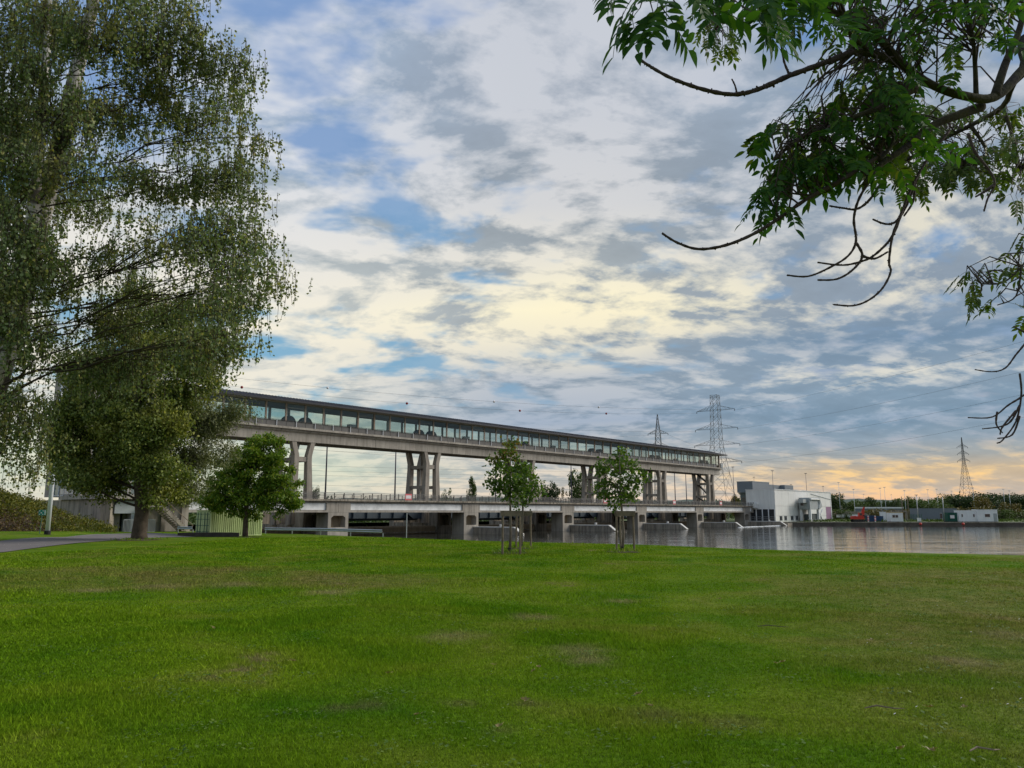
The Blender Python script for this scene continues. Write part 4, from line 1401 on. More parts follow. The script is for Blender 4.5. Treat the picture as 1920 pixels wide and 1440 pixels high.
# old road ramp and pale retaining walls behind the machines
f = thing('ramp_bridge', 'short grey concrete ramp bridge between power house and excavator', 'bridge', at(1593, 977, 286) * 1.0)
f.location.z = FAR_Z
MB().prism([(-6.0, 3.4), (3.6, 3.3), (9.0, 0.2), (7.6, 0.2), (3.0, 2.2), (-6.0, 2.2)], 1, -3, 3).build('deck', M['old_concrete'], f)
MB().box(-6.0, 3.0, -3.1, -3.01, 1.2, 2.2).build('girder', M['white_panel'], f)
for a in (-4, 0, 3.2):
    MB().box(a, a + 0.7, -2.6, 2.6, 0, 2.2).build('pier', M['old_concrete'], f)
f = thing('retaining_wall', 'long pale motorway wall running behind the far bank yard', 'wall', at(1655, 977, 330))
f.location.z = FAR_Z
MB().box(-11, 9, 0, 0.4, 0, 4.6).build('wall_body', M['hall_grey'], f)
MB().box(-11.2, 9.2, -0.2, 0.6, 4.61, 5.2).build('coping', M['cabin_white'], f)
f = thing('gate_frame', 'grey concrete goal shaped frame behind the yellow trimmed cabin', 'frame', at(1696, 977, 256))
f.location.z = FAR_Z
MB().box(-4.2, 1.0, -0.4, 0.4, 3.0, 3.6).build('lintel', M['old_concrete'], f)
for a in (-4.0, 0.5):
    MB().box(a, a + 0.5, -0.35, 0.35, 0, 3.0).build('leg', M['old_concrete'], f)
f = thing('mesh_fence', 'green wire mesh fence beside the yellow trimmed cabin', 'fence', at(1714, 977, 258))
f.location.z = FAR_Z
for i in range(7):
    MB().box(-2.6 + i * 0.86, -2.52 + i * 0.86, -0.04, 0.04, 0, 2.4).build('fence_post', M['fence_green'], f)
mb = MB()
for i in range(52):
    mb.box(-2.6 + i * 0.1, -2.585 + i * 0.1, -0.06, -0.041, 0.05, 2.35)
for i in range(12):
    mb.box(-2.6, 2.6, -0.075, -0.061, 0.1 + i * 0.2, 0.12 + i * 0.2)
mb.build('mesh', M['fence_green'], f)


# ------------------------------------------------------------------ lamp posts, masts
def lamp_post(x, ytop, Y, base_z, lab, mat='galvanised', r=0.09, arm=0.0, head=True, group='tall lamp posts beyond the dam', name='lamp_post'):
    p = at(x, ytop, Y)
    ln = thing(name, lab, 'lamp post', (p.x, p.y, base_z), 0, group)
    h = p.z - base_z
    MB().tube([(0, 0, 0), (0, 0, h * 0.5), (0, 0, h)], [r * 1.35, r, r * 0.7], 8).build('mast', M[mat], ln, smooth=True)
    if head:
        MB().box(-0.45 + arm, 0.45 + arm, -0.18, 0.18, h - 0.03, h + 0.16).build('lamp_head', M[mat], ln)
    MB().tube([(0, 0, -0.05), (0, 0, 0.35)], r * 1.9, 8).build('foot', M['iron'], ln)
    return ln


_ord = ('first', 'second', 'third', 'fourth', 'fifth', 'sixth', 'seventh', 'eighth', 'ninth')
for i, (x, Y) in enumerate(((611, 152), (741, 170), (929, 196), (1071, 215), (1265, 262), (1286, 275))):
    lp = thing('lamp_post', 'dark slim lamp post seen under the gallery, %s from the tower' % _ord[i], 'lamp post', (*at(x, 900, Y).xy, FAR_Z), 0, 'dark lamp posts behind the gallery')
    hm = at(x, 832.5 + 0.077 * (x - 680), Y).z - FAR_Z
    MB().tube([(0, 0, 0), (0, 0, 7), (0, 0, hm)], [0.2, 0.17, 0.12], 8).build('mast', M['dark_pole'], lp, smooth=True)
    MB().box(-1.1, 0.1, -0.14, 0.14, hm, hm + 0.16).build('lamp_head', M['dark_pole'], lp)
for i, (x, yt, Y) in enumerate(((1374, 876, 262), (1413.5, 895, 330), (1448, 883, 285), (1483, 909, 350), (1510.5, 888, 300), (1543, 912, 360), (1572, 905, 310), (1600, 918, 300), (1650, 915.5, 320), (1658, 914, 318),
                                 (1739, 918.5, 330), (1756, 917.5, 325), (1823.5, 915, 330), (1881, 917.5, 340), (1892, 920.5, 345), (1695.5, 920, 340), (1619, 927, 420), (1671, 928, 440), (1784, 921, 420))):
    lamp_post(x, yt, Y, FAR_Z, 'tall grey lamp post behind the far bank, %s along from the gallery end' % ('number ' + ('one two three four five six seven eight nine ten eleven twelve thirteen fourteen fifteen sixteen seventeen eighteen nineteen'.split()[i])), r=0.10 if i < 6 else 0.085, mat='dark_pole' if i < 6 else 'pole_grey')
lamp_post(1718, 928.5, 246, FAR_Z, 'grey lamp post with small head beside the white tank', r=0.13)
lamp_post(1767, 932, 244, FAR_Z, 'slim lamp post with round white discs left of the green container', r=0.11, head=False)
lamp_post(1690, 931, 250, FAR_Z, 'plain wooden pole behind the yellow trimmed cabin', mat='timber', r=0.15, head=False)
lamp_post(1701, 930, 252, FAR_Z, 'second wooden pole behind the yellow trimmed cabin', mat='timber', r=0.14, head=False)


# ------------------------------------------------------------------ pylons and cables
def pylon(x, ytop, Y, label, half_base, waist_f, half_waist, half_top, arms, ang, thick=0.16, topy=0.0, mat='pylon_steel', vshape=False):
    P = at(x, ytop, Y)
    base = Vector((P.x, P.y, FAR_Z))
    h = P.z - FAR_Z
    o = thing('pylon', label, 'pylon', base, ang, 'lattice pylons carrying the power lines')
    def hw(z):
        f = z / h
        if f < waist_f:
            return half_base + (half_waist - half_base) * f / waist_f
        return half_waist + (half_top - half_waist) * (f - waist_f) / (1 - waist_f)
    zs = [0.0]
    while zs[-1] < h - 0.5:
        zs.append(min(h, zs[-1] + max(1.8, hw(zs[-1]) * 1.7)))
    leg, br = MB(), MB()
    for sx in (-1, 1):
        for sy in (-1, 1):
            L_ = MB()
            for a, b in zip(zs, zs[1:]):
                L_.beam((sx * hw(a), sy * hw(a), a), (sx * hw(b), sy * hw(b), b), thick)
            L_.build('leg', M[mat], o)
    for a, b in zip(zs, zs[1:]):
        for f0, f1 in (((-1, -1), (1, -1)), ((1, -1), (1, 1)), ((1, 1), (-1, 1)), ((-1, 1), (-1, -1))):
            br.beam((f0[0] * hw(a), f0[1] * hw(a), a), (f1[0] * hw(b), f1[1] * hw(b), b), thick * 0.62)
            br.beam((f1[0] * hw(a), f1[1] * hw(a), a), (f0[0] * hw(b), f0[1] * hw(b), b), thick * 0.62)
            br.beam((f0[0] * hw(b), f0[1] * hw(b), b), (f1[0] * hw(b), f1[1] * hw(b), b), thick * 0.5)
    br.build('bracing', M[mat], o)
    tips = []
    for (z, la, rise) in arms:
        for sg in (-1, 1):
            m_ = MB()
            w = hw(z)
            tip = Vector((sg * la, 0, z + (rise if vshape else 0)))
            zz = z + rise if not vshape else z
            for sy in (-1, 1):
                m_.beam((sg * w, sy * w, z if not vshape else z + rise), tip, thick * 0.7)
                m_.beam((sg * w, sy * w, z + (1.9 if not vshape else -1.9)), tip, thick * 0.7)
                for f in (0.25, 0.5, 0.75):
                    q1 = Vector((sg * w, sy * w, z)).lerp(tip, f)
                    q2 = Vector((sg * w, sy * w, z + (1.9 if not vshape else -1.9))).lerp(tip, f - 0.2)
                    m_.beam(q1, q2, thick * 0.5)
            m_.build('crossarm', M[mat], o)
            ins = MB().tube([tip, tip + Vector((0, 0, -0.9))], 0.13, 6)
            ins.build('insulator', M['iron'], o)
            tips.append(o.matrix_basis @ (tip + Vector((0, 0, -0.9))) if False else Matrix.Translation(base) @ Matrix.Rotation(ang, 4, 'Z') @ (tip + Vector((0, 0, -0.6))))
    return o, tips


_, TP1 = pylon(1340, 741, 330, 'tall lattice pylon with four pairs of arms beside the gallery end', 6.4, 0.60, 2.0, 1.5,
               [(46.6, 8.6, 0.4), (38.5, 9.6, 0), (31.6, 10.2, 0), (24.2, 10.6, 0)], R(-38), 0.125)
_, TP2 = pylon(1232.5, 777, 400, 'smaller pointed lattice pylon rising behind the gallery roof', 3.0, 0.80, 1.25, 0.12,
               [(43.5, 5.2, 0), (36.8, 5.4, 0)], R(-20), 0.17)
_, TP3 = pylon(1802.5, 820, 520, 'slender lattice pylon standing among trees on the far bank', 5.2, 0.68, 0.75, 0.15,
               [(46.6, 3.4, 0), (42.0, 3.6, 0), (37.2, 3.9, 0)], R(-8), 0.13)


def cable(p, q, sag, r, label, balls=()):
    p, q = Vector(p), Vector(q)
    c = thing('power_cable', label, 'cable', p, 0, 'power cables')
    pts = []
    n = 36
    for i in range(n + 1):
        f = i / n
        w = p.lerp(q, f) - p
        w.z -= sag * 4 * f * (1 - f)
        pts.append(w)
    MB().tube(pts, r, 4).build('strand', M['wire'], c)
    for f, m in balls:
        w = p.lerp(q, f) - p
        w.z -= sag * 4 * f * (1 - f)
        MB().ball(w, 0.42, 10, 8).build('marker_ball', M[m], c, smooth=True)
    return c


# tips: pairs (left, right) from the top arm down
_left = [(TP1[0], (-80, 655, 185)), (TP1[2], (-80, 700, 185)), (TP1[4], (-80, 733, 190)), (TP1[6], (-80, 775, 190))]
_w = ('top', 'second', 'third', 'lowest')
for i, (tip, (x, y, Y)) in enumerate(_left):
    cable(tip, at(x, y, Y), 5.2 if i == 0 else 4.0, 0.032, 'thin power cable from the %s arm of the tall pylon over the gallery' % _w[i],
          [(0.20, 'red_ball'), (0.36, 'red_ball'), (0.535, 'red_ball'), (0.74, 'red_ball')] if i == 0 else ())
cable(TP1[1], at(-80, 640, 215), 5.0, 0.036, 'thin earth cable with white balls above the gallery', [(0.24, 'sign_white'), (0.40, 'sign_white'), (0.62, 'sign_white')])
_right = [(TP1[1], (2050, 603, 195)), (TP1[3], (2050, 664, 200)), (TP1[5], (2050, 710, 205)), (TP1[7], (2050, 755, 205))]
for i, (tip, (x, y, Y)) in enumerate(_right):
    cable(tip, at(x, y, Y), 1.6, 0.032, 'thin power cable from the %s arm of the tall pylon towards the ash branches' % _w[i])
for i, (tip, (x, y, Y)) in enumerate([(TP2[0], (560, 802, 330)), (TP2[2], (560, 842, 330)), (TP2[1], (1480, 880, 480)), (TP2[3], (1480, 900, 480))]):
    cable(tip, at(x, y, Y), 3.0, 0.034, 'thin power cable from the smaller pylon, %s' % ('upper one over the gallery', 'lower one behind the gallery', 'upper one falling behind the pylon', 'lower one falling behind the pylon')[i])
for i, (tip, (x, y, Y)) in enumerate([(TP3[0], (1395, 843, 420)), (TP3[2], (1395, 860, 420)), (TP3[4], (1395, 872, 420))]):
    cable(tip, at(x, y, Y), 4.0, 0.034, 'faint power cable reaching the slender pylon, %s' % ('topmost of three', 'middle of three', 'lowest of three')[i])
for i, y in enumerate((882, 890, 897, 914)):
    cable(at(300, y - 20 + i * 2, 240), at(1440, y, 420), 2.0, 0.036, 'faint cable seen under the gallery, %s' % ('topmost of four', 'second of four', 'third of four', 'lowest of four')[i])


# ------------------------------------------------------------------ near left: lamp, sign, container, guard rails
p = on_ground(88.5, 1002.5)
ln = thing('street_lamp', 'tall pale grey street lamp leaning beside the path and shrub bank', 'street lamp', p)
MB().tube([(0, 0, 0.3), (0, 0, 5), (0, 0, 11.8)], [0.17, 0.15, 0.09], 12).build('mast', M['pole_grey'], ln, smooth=True)
MB().tube([(0, 0, -0.1), (0, 0, 0.3)], 0.24, 12).build('foot', M['rubber'], ln)
MB().tube([(0, 0, 11.8), (0.3, 0, 12.1), (0.9, 0, 12.2)], 0.06, 8).build('arm', M['pole_grey'], ln)
MB().box(0.8, 1.6, -0.16, 0.16, 12.12, 12.32).build('lamp_head', M['hall_grey'], ln)

p = on_ground(74, 1000.8)
sg = thing('assembly_sign', 'small green assembly point sign on a post before the shrub bank', 'sign', p)
MB().tube([(0, 0, 0), (0.06, 0, 1.5)], 0.03, 8).build('post', M['fence_green'], sg)
bd = MB().box(-0.22, 0.36, -0.03, 0.0, 1.42, 1.86).build('board', M['sign_green'], sg)
mk = MB()
for a, b in ((-0.13, 1.5), (-0.13, 1.77), (0.13, 1.5), (0.13, 1.77)):
    mk.prism([(a - 0.035, b - 0.035), (a + 0.035, b - 0.035), (a + 0.035, b + 0.035), (a - 0.035, b + 0.035)], 1, -0.036, -0.031)
for a in (-0.04, 0.0, 0.04):
    mk.prism([(a - 0.015, 1.57), (a + 0.015, 1.57), (a + 0.015, 1.66), (a - 0.015, 1.66)], 1, -0.036, -0.031)
mk.prism([(0.25, 1.46), (0.33, 1.46), (0.33, 1.82), (0.25, 1.82)], 1, -0.036, -0.031)
mk.build('pictogram', M['sign_white'], bd)


def build_container():
    pA, pB = at(362, 1003, 79.5), at(496, 1003, 76.0)
    z0 = -0.78
    d = Vector((pB.x - pA.x, pB.y - pA.y, 0))
    pC = at(393, 1003, 76.5)
    c = thing('shipping_container', 'pale green shipping container behind the round chestnut tree', 'container', (pC.x, pC.y, z0), R(55))
    L, W, H_ = 6.06, 2.44, 2.6
    # corrugated long side: alternating ribs
    mb = MB()
    n = 26
    w = (L - 0.3) / n
    y = 0.0
    for i in range(n):
        a = 0.15 + i * w
        mb.add([(a, 0.06, 0.15), (a + w * 0.3, 0.06, 0.15), (a + w * 0.5, 0.0, 0.15), (a + w * 0.8, 0.0, 0.15), (a + w, 0.06, 0.15),
                (a, 0.06, H_ - 0.1), (a + w * 0.3, 0.06, H_ - 0.1), (a + w * 0.5, 0.0, H_ - 0.1), (a + w * 0.8, 0.0, H_ - 0.1), (a + w, 0.06, H_ - 0.1)],
               [(0, 1, 6, 5), (1, 2, 7, 6), (2, 3, 8, 7), (3, 4, 9, 8)])
    mb.build('corrugated_side', M['container_green'], c)
    MB().box(0.12, L - 0.12, 0.2, W, 0.12, H_ - 0.05).build('box', M['container_green'], c)
    fr = MB().box(0, L, -0.02, 0.1, 0, 0.15).box(0, L, -0.02, 0.1, H_ - 0.1, H_).box(0, 0.14, -0.03, 0.12, 0.151, H_ - 0.101).box(L - 0.14, L, -0.03, 0.12, 0.151, H_ - 0.101).box(0, 0.12, 0.121, W, 0, 0.14).box(0, 0.12, 0.121, W, H_ - 0.12, H_)
    fr.build('frame', M['container_green'], c)
    for k in range(2):
        dr = MB().box(-0.02, 0.1, 0.16 + k * 1.13, 1.24 + k * 1.13, 0.2, H_ - 0.16).build('door', M['container_green'], c)
        for q in (0.3, 0.75):
            MB().tube([(-0.06, 0.16 + k * 1.13 + q, 0.22), (-0.06, 0.16 + k * 1.13 + q, H_ - 0.2)], 0.03, 6).build('locking_bar', M['fence_green'], dr)
        for z in (0.5, 1.1, 1.7, 2.2):
            MB().box(-0.05, -0.021, 0.2 + k * 1.13, 1.2 + k * 1.13, z, z + 0.05).build('hinge_strap', M['fence_green'], dr)
    # timbers lying before it
    for i in range(3):
        tb = thing('timber_baulk', 'dark squared timber on the ground before the container, %s' % ('frontmost', 'middle one', 'one nearest the container wall')[i], 'timber', (pA.x + 0.9 + 0.15 * i, pA.y - 5.6 + 0.6 * i, terrain(pA.x + 2.0, pA.y - 5.6) - 0.04), R(4))
        MB().box(0, 5.6 - 0.7 * i, -0.16, 0.16, 0, 0.38).build('beam', M['old_timber'], tb)
        MB().box(-0.04, -0.001, -0.14, 0.14, 0.03, 0.35).build('end_grain', M['rubber'], tb)


build_container()


def guard_rail(label, pts, zt):
    g = thing('guard_rail', label, 'guard rail', pts[0])
    o = pts[0]
    for p, q in zip(pts, pts[1:]):
        p, q = p - o, q - o
        nrm = (q - p).cross(Vector((0, 0, 1))).normalized() * 0.08
        if nrm.y > 0:
            nrm = -nrm
        # folded steel beam
        prof = [(0, -0.16), (1, -0.1), (0, 0.0), (1, 0.1), (0, 0.16)]
        vs = []
        for e in (p, q):
            for a, b in prof:
                vs.append(e + nrm * a + Vector((0, 0, zt + b)))
            for a, b in reversed(prof):
                vs.append(e + nrm * (a - 0.25) + Vector((0, 0, zt + b)))
        n = len(prof) * 2
        fs = [(i, (i + 1) % n, n + (i + 1) % n, n + i) for i in range(n)] + [tuple(range(n)), tuple(reversed(range(n, 2 * n)))]
        MB().add(vs, fs).build('rail_beam', M['galvanised'], g)
        L = (q - p).length
        m = max(1, int(L / 3.4))
        for i in range(m + 1):
            c = p.lerp(q, i / m) - nrm * 1.2
            MB().box(-0.05, 0.05, -0.04, 0.04, -0.3, zt - 0.17).build('rail_post', M['galvanised'], g, c)
    return g


def gp(x, Y, dz=0.0):
    p = at(x, 990, Y)
    return Vector((p.x, p.y, terrain(p.x, p.y) + dz))


guard_rail('long galvanised guard rail ending in the open beyond the lawn', [gp(497, 90), gp(600, 84), gp(717, 77.5)], 0.52)
guard_rail('short galvanised guard rail between staircase and green container', [gp(333, 93), gp(361, 92)], 0.55)
p = on_ground(762, 1008)
sp = thing('marker_post', 'thin grey post on the bank beyond the end of the guard rail', 'post', p)
_ph = at(762, 962, p.y).z - p.z
MB().tube([(0, 0, -0.3), (0, 0, _ph)], 0.045, 8).build('shaft', M['galvanised'], sp)
MB().tube([(0, 0, _ph), (0, 0, _ph + 0.05)], 0.055, 8).build('cap', M['iron'], sp)

# ------------------------------------------------------------------ trees
def leaf_quads(P, size, aspect, droop, rg, fold=0.12):
    n = len(P)
    ax = rg.normal(size=(n, 3))
    ax /= np.linalg.norm(ax, axis=1)[:, None]
    ax[:, 2] -= droop
    ax /= np.linalg.norm(ax, axis=1)[:, None]
    rnd = rg.normal(size=(n, 3))
    sd = np.cross(ax, rnd)
    sd /= np.linalg.norm(sd, axis=1)[:, None] + 1e-9
    nr = np.cross(ax, sd)
    L = (size * rg.uniform(0.65, 1.3, n))[:, None]
    W = L * aspect * 0.5
    Q = np.zeros((n, 4, 3))
    Q[:, 0] = P
    Q[:, 1] = P + ax * L * 0.45 + sd * W + nr * L * fold
    Q[:, 2] = P + ax * L
    Q[:, 3] = P + ax * L * 0.45 - sd * W + nr * L * fold
    return Q


def curve_pts(p, q, lift, n, rr, wob=0.05):
    p, q = Vector(p), Vector(q)
    L = (q - p).length
    c = p.lerp(q, 0.5) + Vector((0, 0, lift * L)) + Vector((rr.uniform(-1, 1), rr.uniform(-1, 1), rr.uniform(-0.5, 0.5))) * wob * L * 2
    out = []
    for i in range(n + 1):
        f = i / n
        w = p * (1 - f) ** 2 + c * 2 * f * (1 - f) + q * f * f
        if 0 < i < n:
            w = w + Vector((rr.uniform(-1, 1), rr.uniform(-1, 1), rr.uniform(-1, 1))) * wob * L * 0.25
        out.append(w)
    return out


def grow(name, label, base, trunks, blobs, bark, leaf, seed, leaf_size=0.06, aspect=0.7, droop=0.5, per_clump=40, clump_r=0.3, strand=0.0, limb_r=0.3, lift=0.06, group=None, slope=0.55, twig_r=0.012, shell=2.4):
    """trunks: list of (points, radii); blobs: (centre, radii, clumps, crown index)"""
    rr = random.Random(seed)
    rg = np.random.default_rng(seed)
    base = Vector(base)
    T = thing(name, label, 'tree', base, 0, group)
    stem, wood = MB(), MB()
    tr_pts = []
    for pts, radii in trunks:
        stem.tube([Vector(p) - base for p in pts], radii, 12)
        for i in range(len(pts) - 1):
            for k in range(6):
                f = k / 6
                tr_pts.append((Vector(pts[i]).lerp(Vector(pts[i + 1]), f), radii[i] + (radii[i + 1] - radii[i]) * f))
    crowns = {}
    for (c, rad, ncl, ci) in blobs:
        c = Vector(c)
        rad = Vector(rad) if hasattr(rad, '__len__') else Vector((rad, rad, rad))
        best, bd = None, 1e9
        for p, r in tr_pts:
            hd = math.hypot(p.x - c.x, p.y - c.y)
            want = c.z - slope * hd
            d = hd * 0.6 + abs(p.z - want) * 1.4
            if d < bd:
                best, bd = (p, r), d
        p0, r0 = best
        limb = curve_pts(p0, c, lift, 8, rr, 0.1 if strand else 0.05)
        r_s = max(min(limb_r * r0 + 0.012, r0 * 0.8), 0.016)
        wood.tube([w - base for w in limb], [r_s * (1 - 0.8 * i / 8) for i in range(9)], 6)
        for _ in range(ncl):
            d = rg.normal(size=3)
            d /= np.linalg.norm(d)
            r = rr.random() ** (1 / shell)
            cc = Vector((c.x + d[0] * rad.x * r, c.y + d[1] * rad.y * r, c.z + d[2] * rad.z * r))
            a = limb[rr.randint(3, 8)]
            tw = curve_pts(a, cc, 0.10 if strand else 0.02, 4, rr, 0.06)
            wood.tube([w - base for w in tw], [twig_r * 1.5, twig_r * 1.2, twig_r, twig_r * 0.8, twig_r * 0.5], 3, cap=False)
            m = int(per_clump * rr.uniform(0.5, 1.5))
            if strand:
                ns = max(3, m // 14)
                P = []
                for _k in range(ns):
                    st = np.array(cc) + rg.normal(size=3) * clump_r * np.array([1, 1, 0.6])
                    Ls = strand * rr.uniform(0.35, 1.25)
                    k = int(14 * rr.uniform(0.6, 1.3))
                    f = np.sort(rg.uniform(0, 1, k))
                    sway = rg.normal(size=2) * 0.12 * Ls
                    q = st[None, :] + np.stack([sway[0] * f * f, sway[1] * f * f, -Ls * f], 1) + rg.normal(size=(k, 3)) * 0.035
                    P.append(q)
                    wood.tube([Vector(st) - base, Vector(st + np.array([sway[0] * .3, sway[1] * .3, -Ls * .5])) - base, Vector(st + np.array([sway[0], sway[1], -Ls])) - base], [0.006, 0.005, 0.003], 3, cap=False)
                P = np.concatenate(P)
            else:
                P = np.array(cc)[None, :] + rg.normal(size=(m, 3)) * clump_r * np.array([1, 1, 0.75])
            crowns.setdefault(ci, []).append(P)
    stem.build('trunk', bark, T, smooth=True)
    wood.build('branches', M['bark'] if bark != M['grey_bark'] else bark, T, smooth=True)
    for ci, Ps in crowns.items():
        P = np.concatenate(Ps) - np.array(base)[None, :]
        lm = leaf[ci] if isinstance(leaf, (list, tuple)) else leaf
        Q = leaf_quads(P, leaf_size if not hasattr(leaf_size, '__len__') else leaf_size[ci], aspect if not hasattr(aspect, '__len__') else aspect[ci], droop, rg)
        put('crown', quads_mesh('crown', Q, lm), T)
    return T


def pb(x, y, Y, rpx, squash=0.8, dY=None):
    """a crown lobe given where it is seen and how far off it is"""
    c = at(x, y, Y)
    k = Y / FPX
    return c, (rpx * k, (dY if dY else rpx * k), rpx * k * squash)


# tall birch at the left edge, two stems
_b = Vector((-12.2, 17.0, terrain(-12.2, 17)))
_st1 = [(_b.x, _b.y, _b.z - 0.2), tuple(at(-95, 900, 17)), tuple(at(-20, 760, 17)), tuple(at(40, 560, 17.1)), tuple(at(85, 380, 17.2)), tuple(at(130, 190, 17.2)), tuple(at(172, 20, 17.3)), tuple(at(200, -160, 17.3)), tuple(at(220, -380, 17.3))]
_st2 = [tuple(at(-60, 830, 17)), tuple(at(20, 640, 16.6)), tuple(at(60, 420, 16.4)), tuple(at(75, 250, 16.3)), tuple(at(90, 60, 16.2)), tuple(at(95, -150, 16.2))]
_bl = []
for (x, y, r, n) in ((415, 118, 46, 13), (455, 115, 24, 5), (335, 50, 62, 17), (240, 40, 66, 18), (130, 60, 74, 22), (20, 50, 80, 22),
                     (385, 215, 52, 14), (468, 250, 32, 7), (430, 190, 30, 6), (300, 165, 58, 15), (205, 200, 66, 16), (80, 210, 78, 24), (-40, 200, 80, 18),
                     (440, 330, 44, 13), (365, 320, 50, 13), (275, 320, 56, 13), (160, 350, 66, 17), (40, 360, 78, 22), (-60, 380, 80, 18),
                     (465, 425, 38, 11), (492, 482, 26, 6), (405, 450, 50, 15), (320, 440, 50, 9), (225, 480, 58, 12), (100, 510, 74, 19), (-20, 520, 80, 20),
                     (450, 520, 36, 10), (455, 575, 20, 4), (395, 560, 48, 13), (320, 560, 54, 12), (215, 600, 58, 13), (110, 630, 52, 8), (-20, 650, 70, 17),
                     (420, 630, 30, 7), (360, 640, 44, 10), (280, 670, 52, 12), (190, 680, 52, 10), (-30, 760, 56, 14), (35, 740, 36, 5), (50, 810, 38, 6), (10, 850, 36, 6),
                     (350, -50, 76, 10), (210, -70, 90, 13), (60, -70, 90, 13), (-110, 150, 80, 9), (-130, 420, 80, 9), (60, 130, -56, 12), (40, 290, -56, 13), (60, 450, -56, 13), (10, 600, -50, 10), (150, 300, -44, 9), (140, 180, -36, 5), (165, 55, -40, 7), (90, 20, -40, 7), (20, 400, -44, 9), (15, 210, -44, 9), (30, 520, -40, 8)):
    c, rad = pb(x, y, 17 + random.uniform(-2.2, 2.2) if r > 0 else 14.4, abs(r), 0.85, random.uniform(0.9, 1.5) if r > 0 else 0.5)
    _bl.append((c, rad, int(n * (1.3 if x < 340 else 1.12)), 0))
grow('birch_tree', 'tall weeping birch with pale stems filling the left edge', _b, [(_st1, [0.34, 0.29, 0.26, 0.23, 0.2, 0.17, 0.14, 0.1, 0.05]), (_st2, [0.2, 0.17, 0.14, 0.11, 0.08, 0.04])],
     _bl, M['birch_bark'], M['birch_leaf'], 21, leaf_size=0.070, aspect=0.8, droop=0.9, per_clump=165, clump_r=0.25, strand=0.6, slope=0.26, limb_r=0.06, lift=0.05, twig_r=0.009)

# olive tree behind it with the stout dark trunk
_b = on_ground(262, 1012)
_Y = _b.y
_bl = []
for (x, y, r, n, ci) in ((250, 590, 56, 16, 0), (330, 600, 48, 14, 0), (400, 640, 34, 9, 0), (250, 640, 70, 26, 0), (330, 660, 66, 26, 0), (385, 700, 38, 12, 0), (170, 690, 60, 20, 0), (220, 740, 76, 34, 0), (320, 745, 72, 32, 0), (140, 760, 50, 17, 0), (375, 770, 44, 15, 1),
                         (180, 820, 60, 24, 0), (270, 820, 66, 30, 0), (345, 830, 50, 18, 1), (408, 790, 40, 15, 1), (440, 770, 26, 8, 1), (120, 850, 42, 18, 0), (160, 880, 40, 12, 0), (215, 875, 40, 13, 0), (305, 885, 40, 14, 0), (225, 780, 55, 17, 2), (300, 800, 55, 17, 2), (285, 868, 30, 9, 2),
                         (365, 868, 36, 12, 1), (325, 910, 24, 7, 1), (400, 846, 30, 9, 1), (348, 915, 24, 6, 1), (120, 800, 40, 12, 0), (195, 905, 34, 9, 0), (305, 925, 28, 8, 0), (150, 905, 30, 7, 0)):
    c, rad = pb(x, y, _Y + (random.uniform(-2, 2) if ci == 0 else (random.uniform(1.5, 3.5) if ci == 1 else -1.8)), r, 0.85, random.uniform(1.4, 2.6) if ci < 2 else 0.7)
    _bl.append((c, rad, int(n * 1.35), ci % 2))
_tr = [tuple(_b + Vector((0, 0, -0.3))), tuple(at(261, 1000, _Y)), tuple(at(266, 960, _Y)), tuple(at(263, 900, _Y)), tuple(at(260, 840, _Y)), tuple(at(258, 780, _Y)), tuple(at(262, 700, _Y)), tuple(at(270, 620, _Y))]
grow('olive_green_tree', 'broad olive green tree with stout dark trunk beside the path', _b, [(_tr, [0.54, 0.44, 0.39, 0.37, 0.34, 0.27, 0.2, 0.08])], _bl, M['bark'], [M['olive_leaf'], M['willow_leaf']], 33,
     leaf_size=[0.19, 0.21], aspect=[0.6, 0.3], droop=0.7, per_clump=165, clump_r=0.38, slope=0.38, limb_r=0.2, lift=-0.02, twig_r=0.02)

# low plants round its foot
# round chestnut in front of the container
_b = on_ground(460, 1007)
_Y = _b.y
_bl = []
for (x, y, r, n) in ((495, 832, 34, 22), (460, 850, 30, 18), (525, 868, 30, 18), (480, 880, 42, 28), (430, 885, 34, 20), (535, 910, 28, 18), (500, 920, 40, 26), (440, 925, 42, 26), (400, 930, 30, 18), (520, 943, 32, 20),
                     (470, 945, 34, 20), (415, 948, 30, 16), (382, 940, 18, 8), (440, 900, 40, 16), (405, 905, 22, 10), (548, 935, 16, 7), (470, 905, 36, 18), (450, 870, 30, 14), (495, 865, 28, 12)):
    c, rad = pb(x, y, _Y + random.uniform(-1.2, 1.2), r, 0.8, random.uniform(0.9, 1.6))
    _bl.append((c, rad, n, 0))
_tr = [tuple(_b + Vector((0, 0, -0.2))), tuple(at(460, 996, _Y)), tuple(at(461, 970, _Y)), tuple(at(463, 930, _Y)), tuple(at(470, 880, _Y)), tuple(at(480, 835, _Y))]
grow('chestnut_tree', 'round bright green chestnut tree in front of the pale green container', _b, [(_tr, [0.32, 0.25, 0.22, 0.17, 0.1, 0.04])], _bl, M['bark'], M['chestnut_leaf'], 44,
     leaf_size=0.30, aspect=0.42, droop=0.75, per_clump=105, clump_r=0.26, slope=0.3, limb_r=0.3, lift=0.02, twig_r=0.016, shell=3.2)


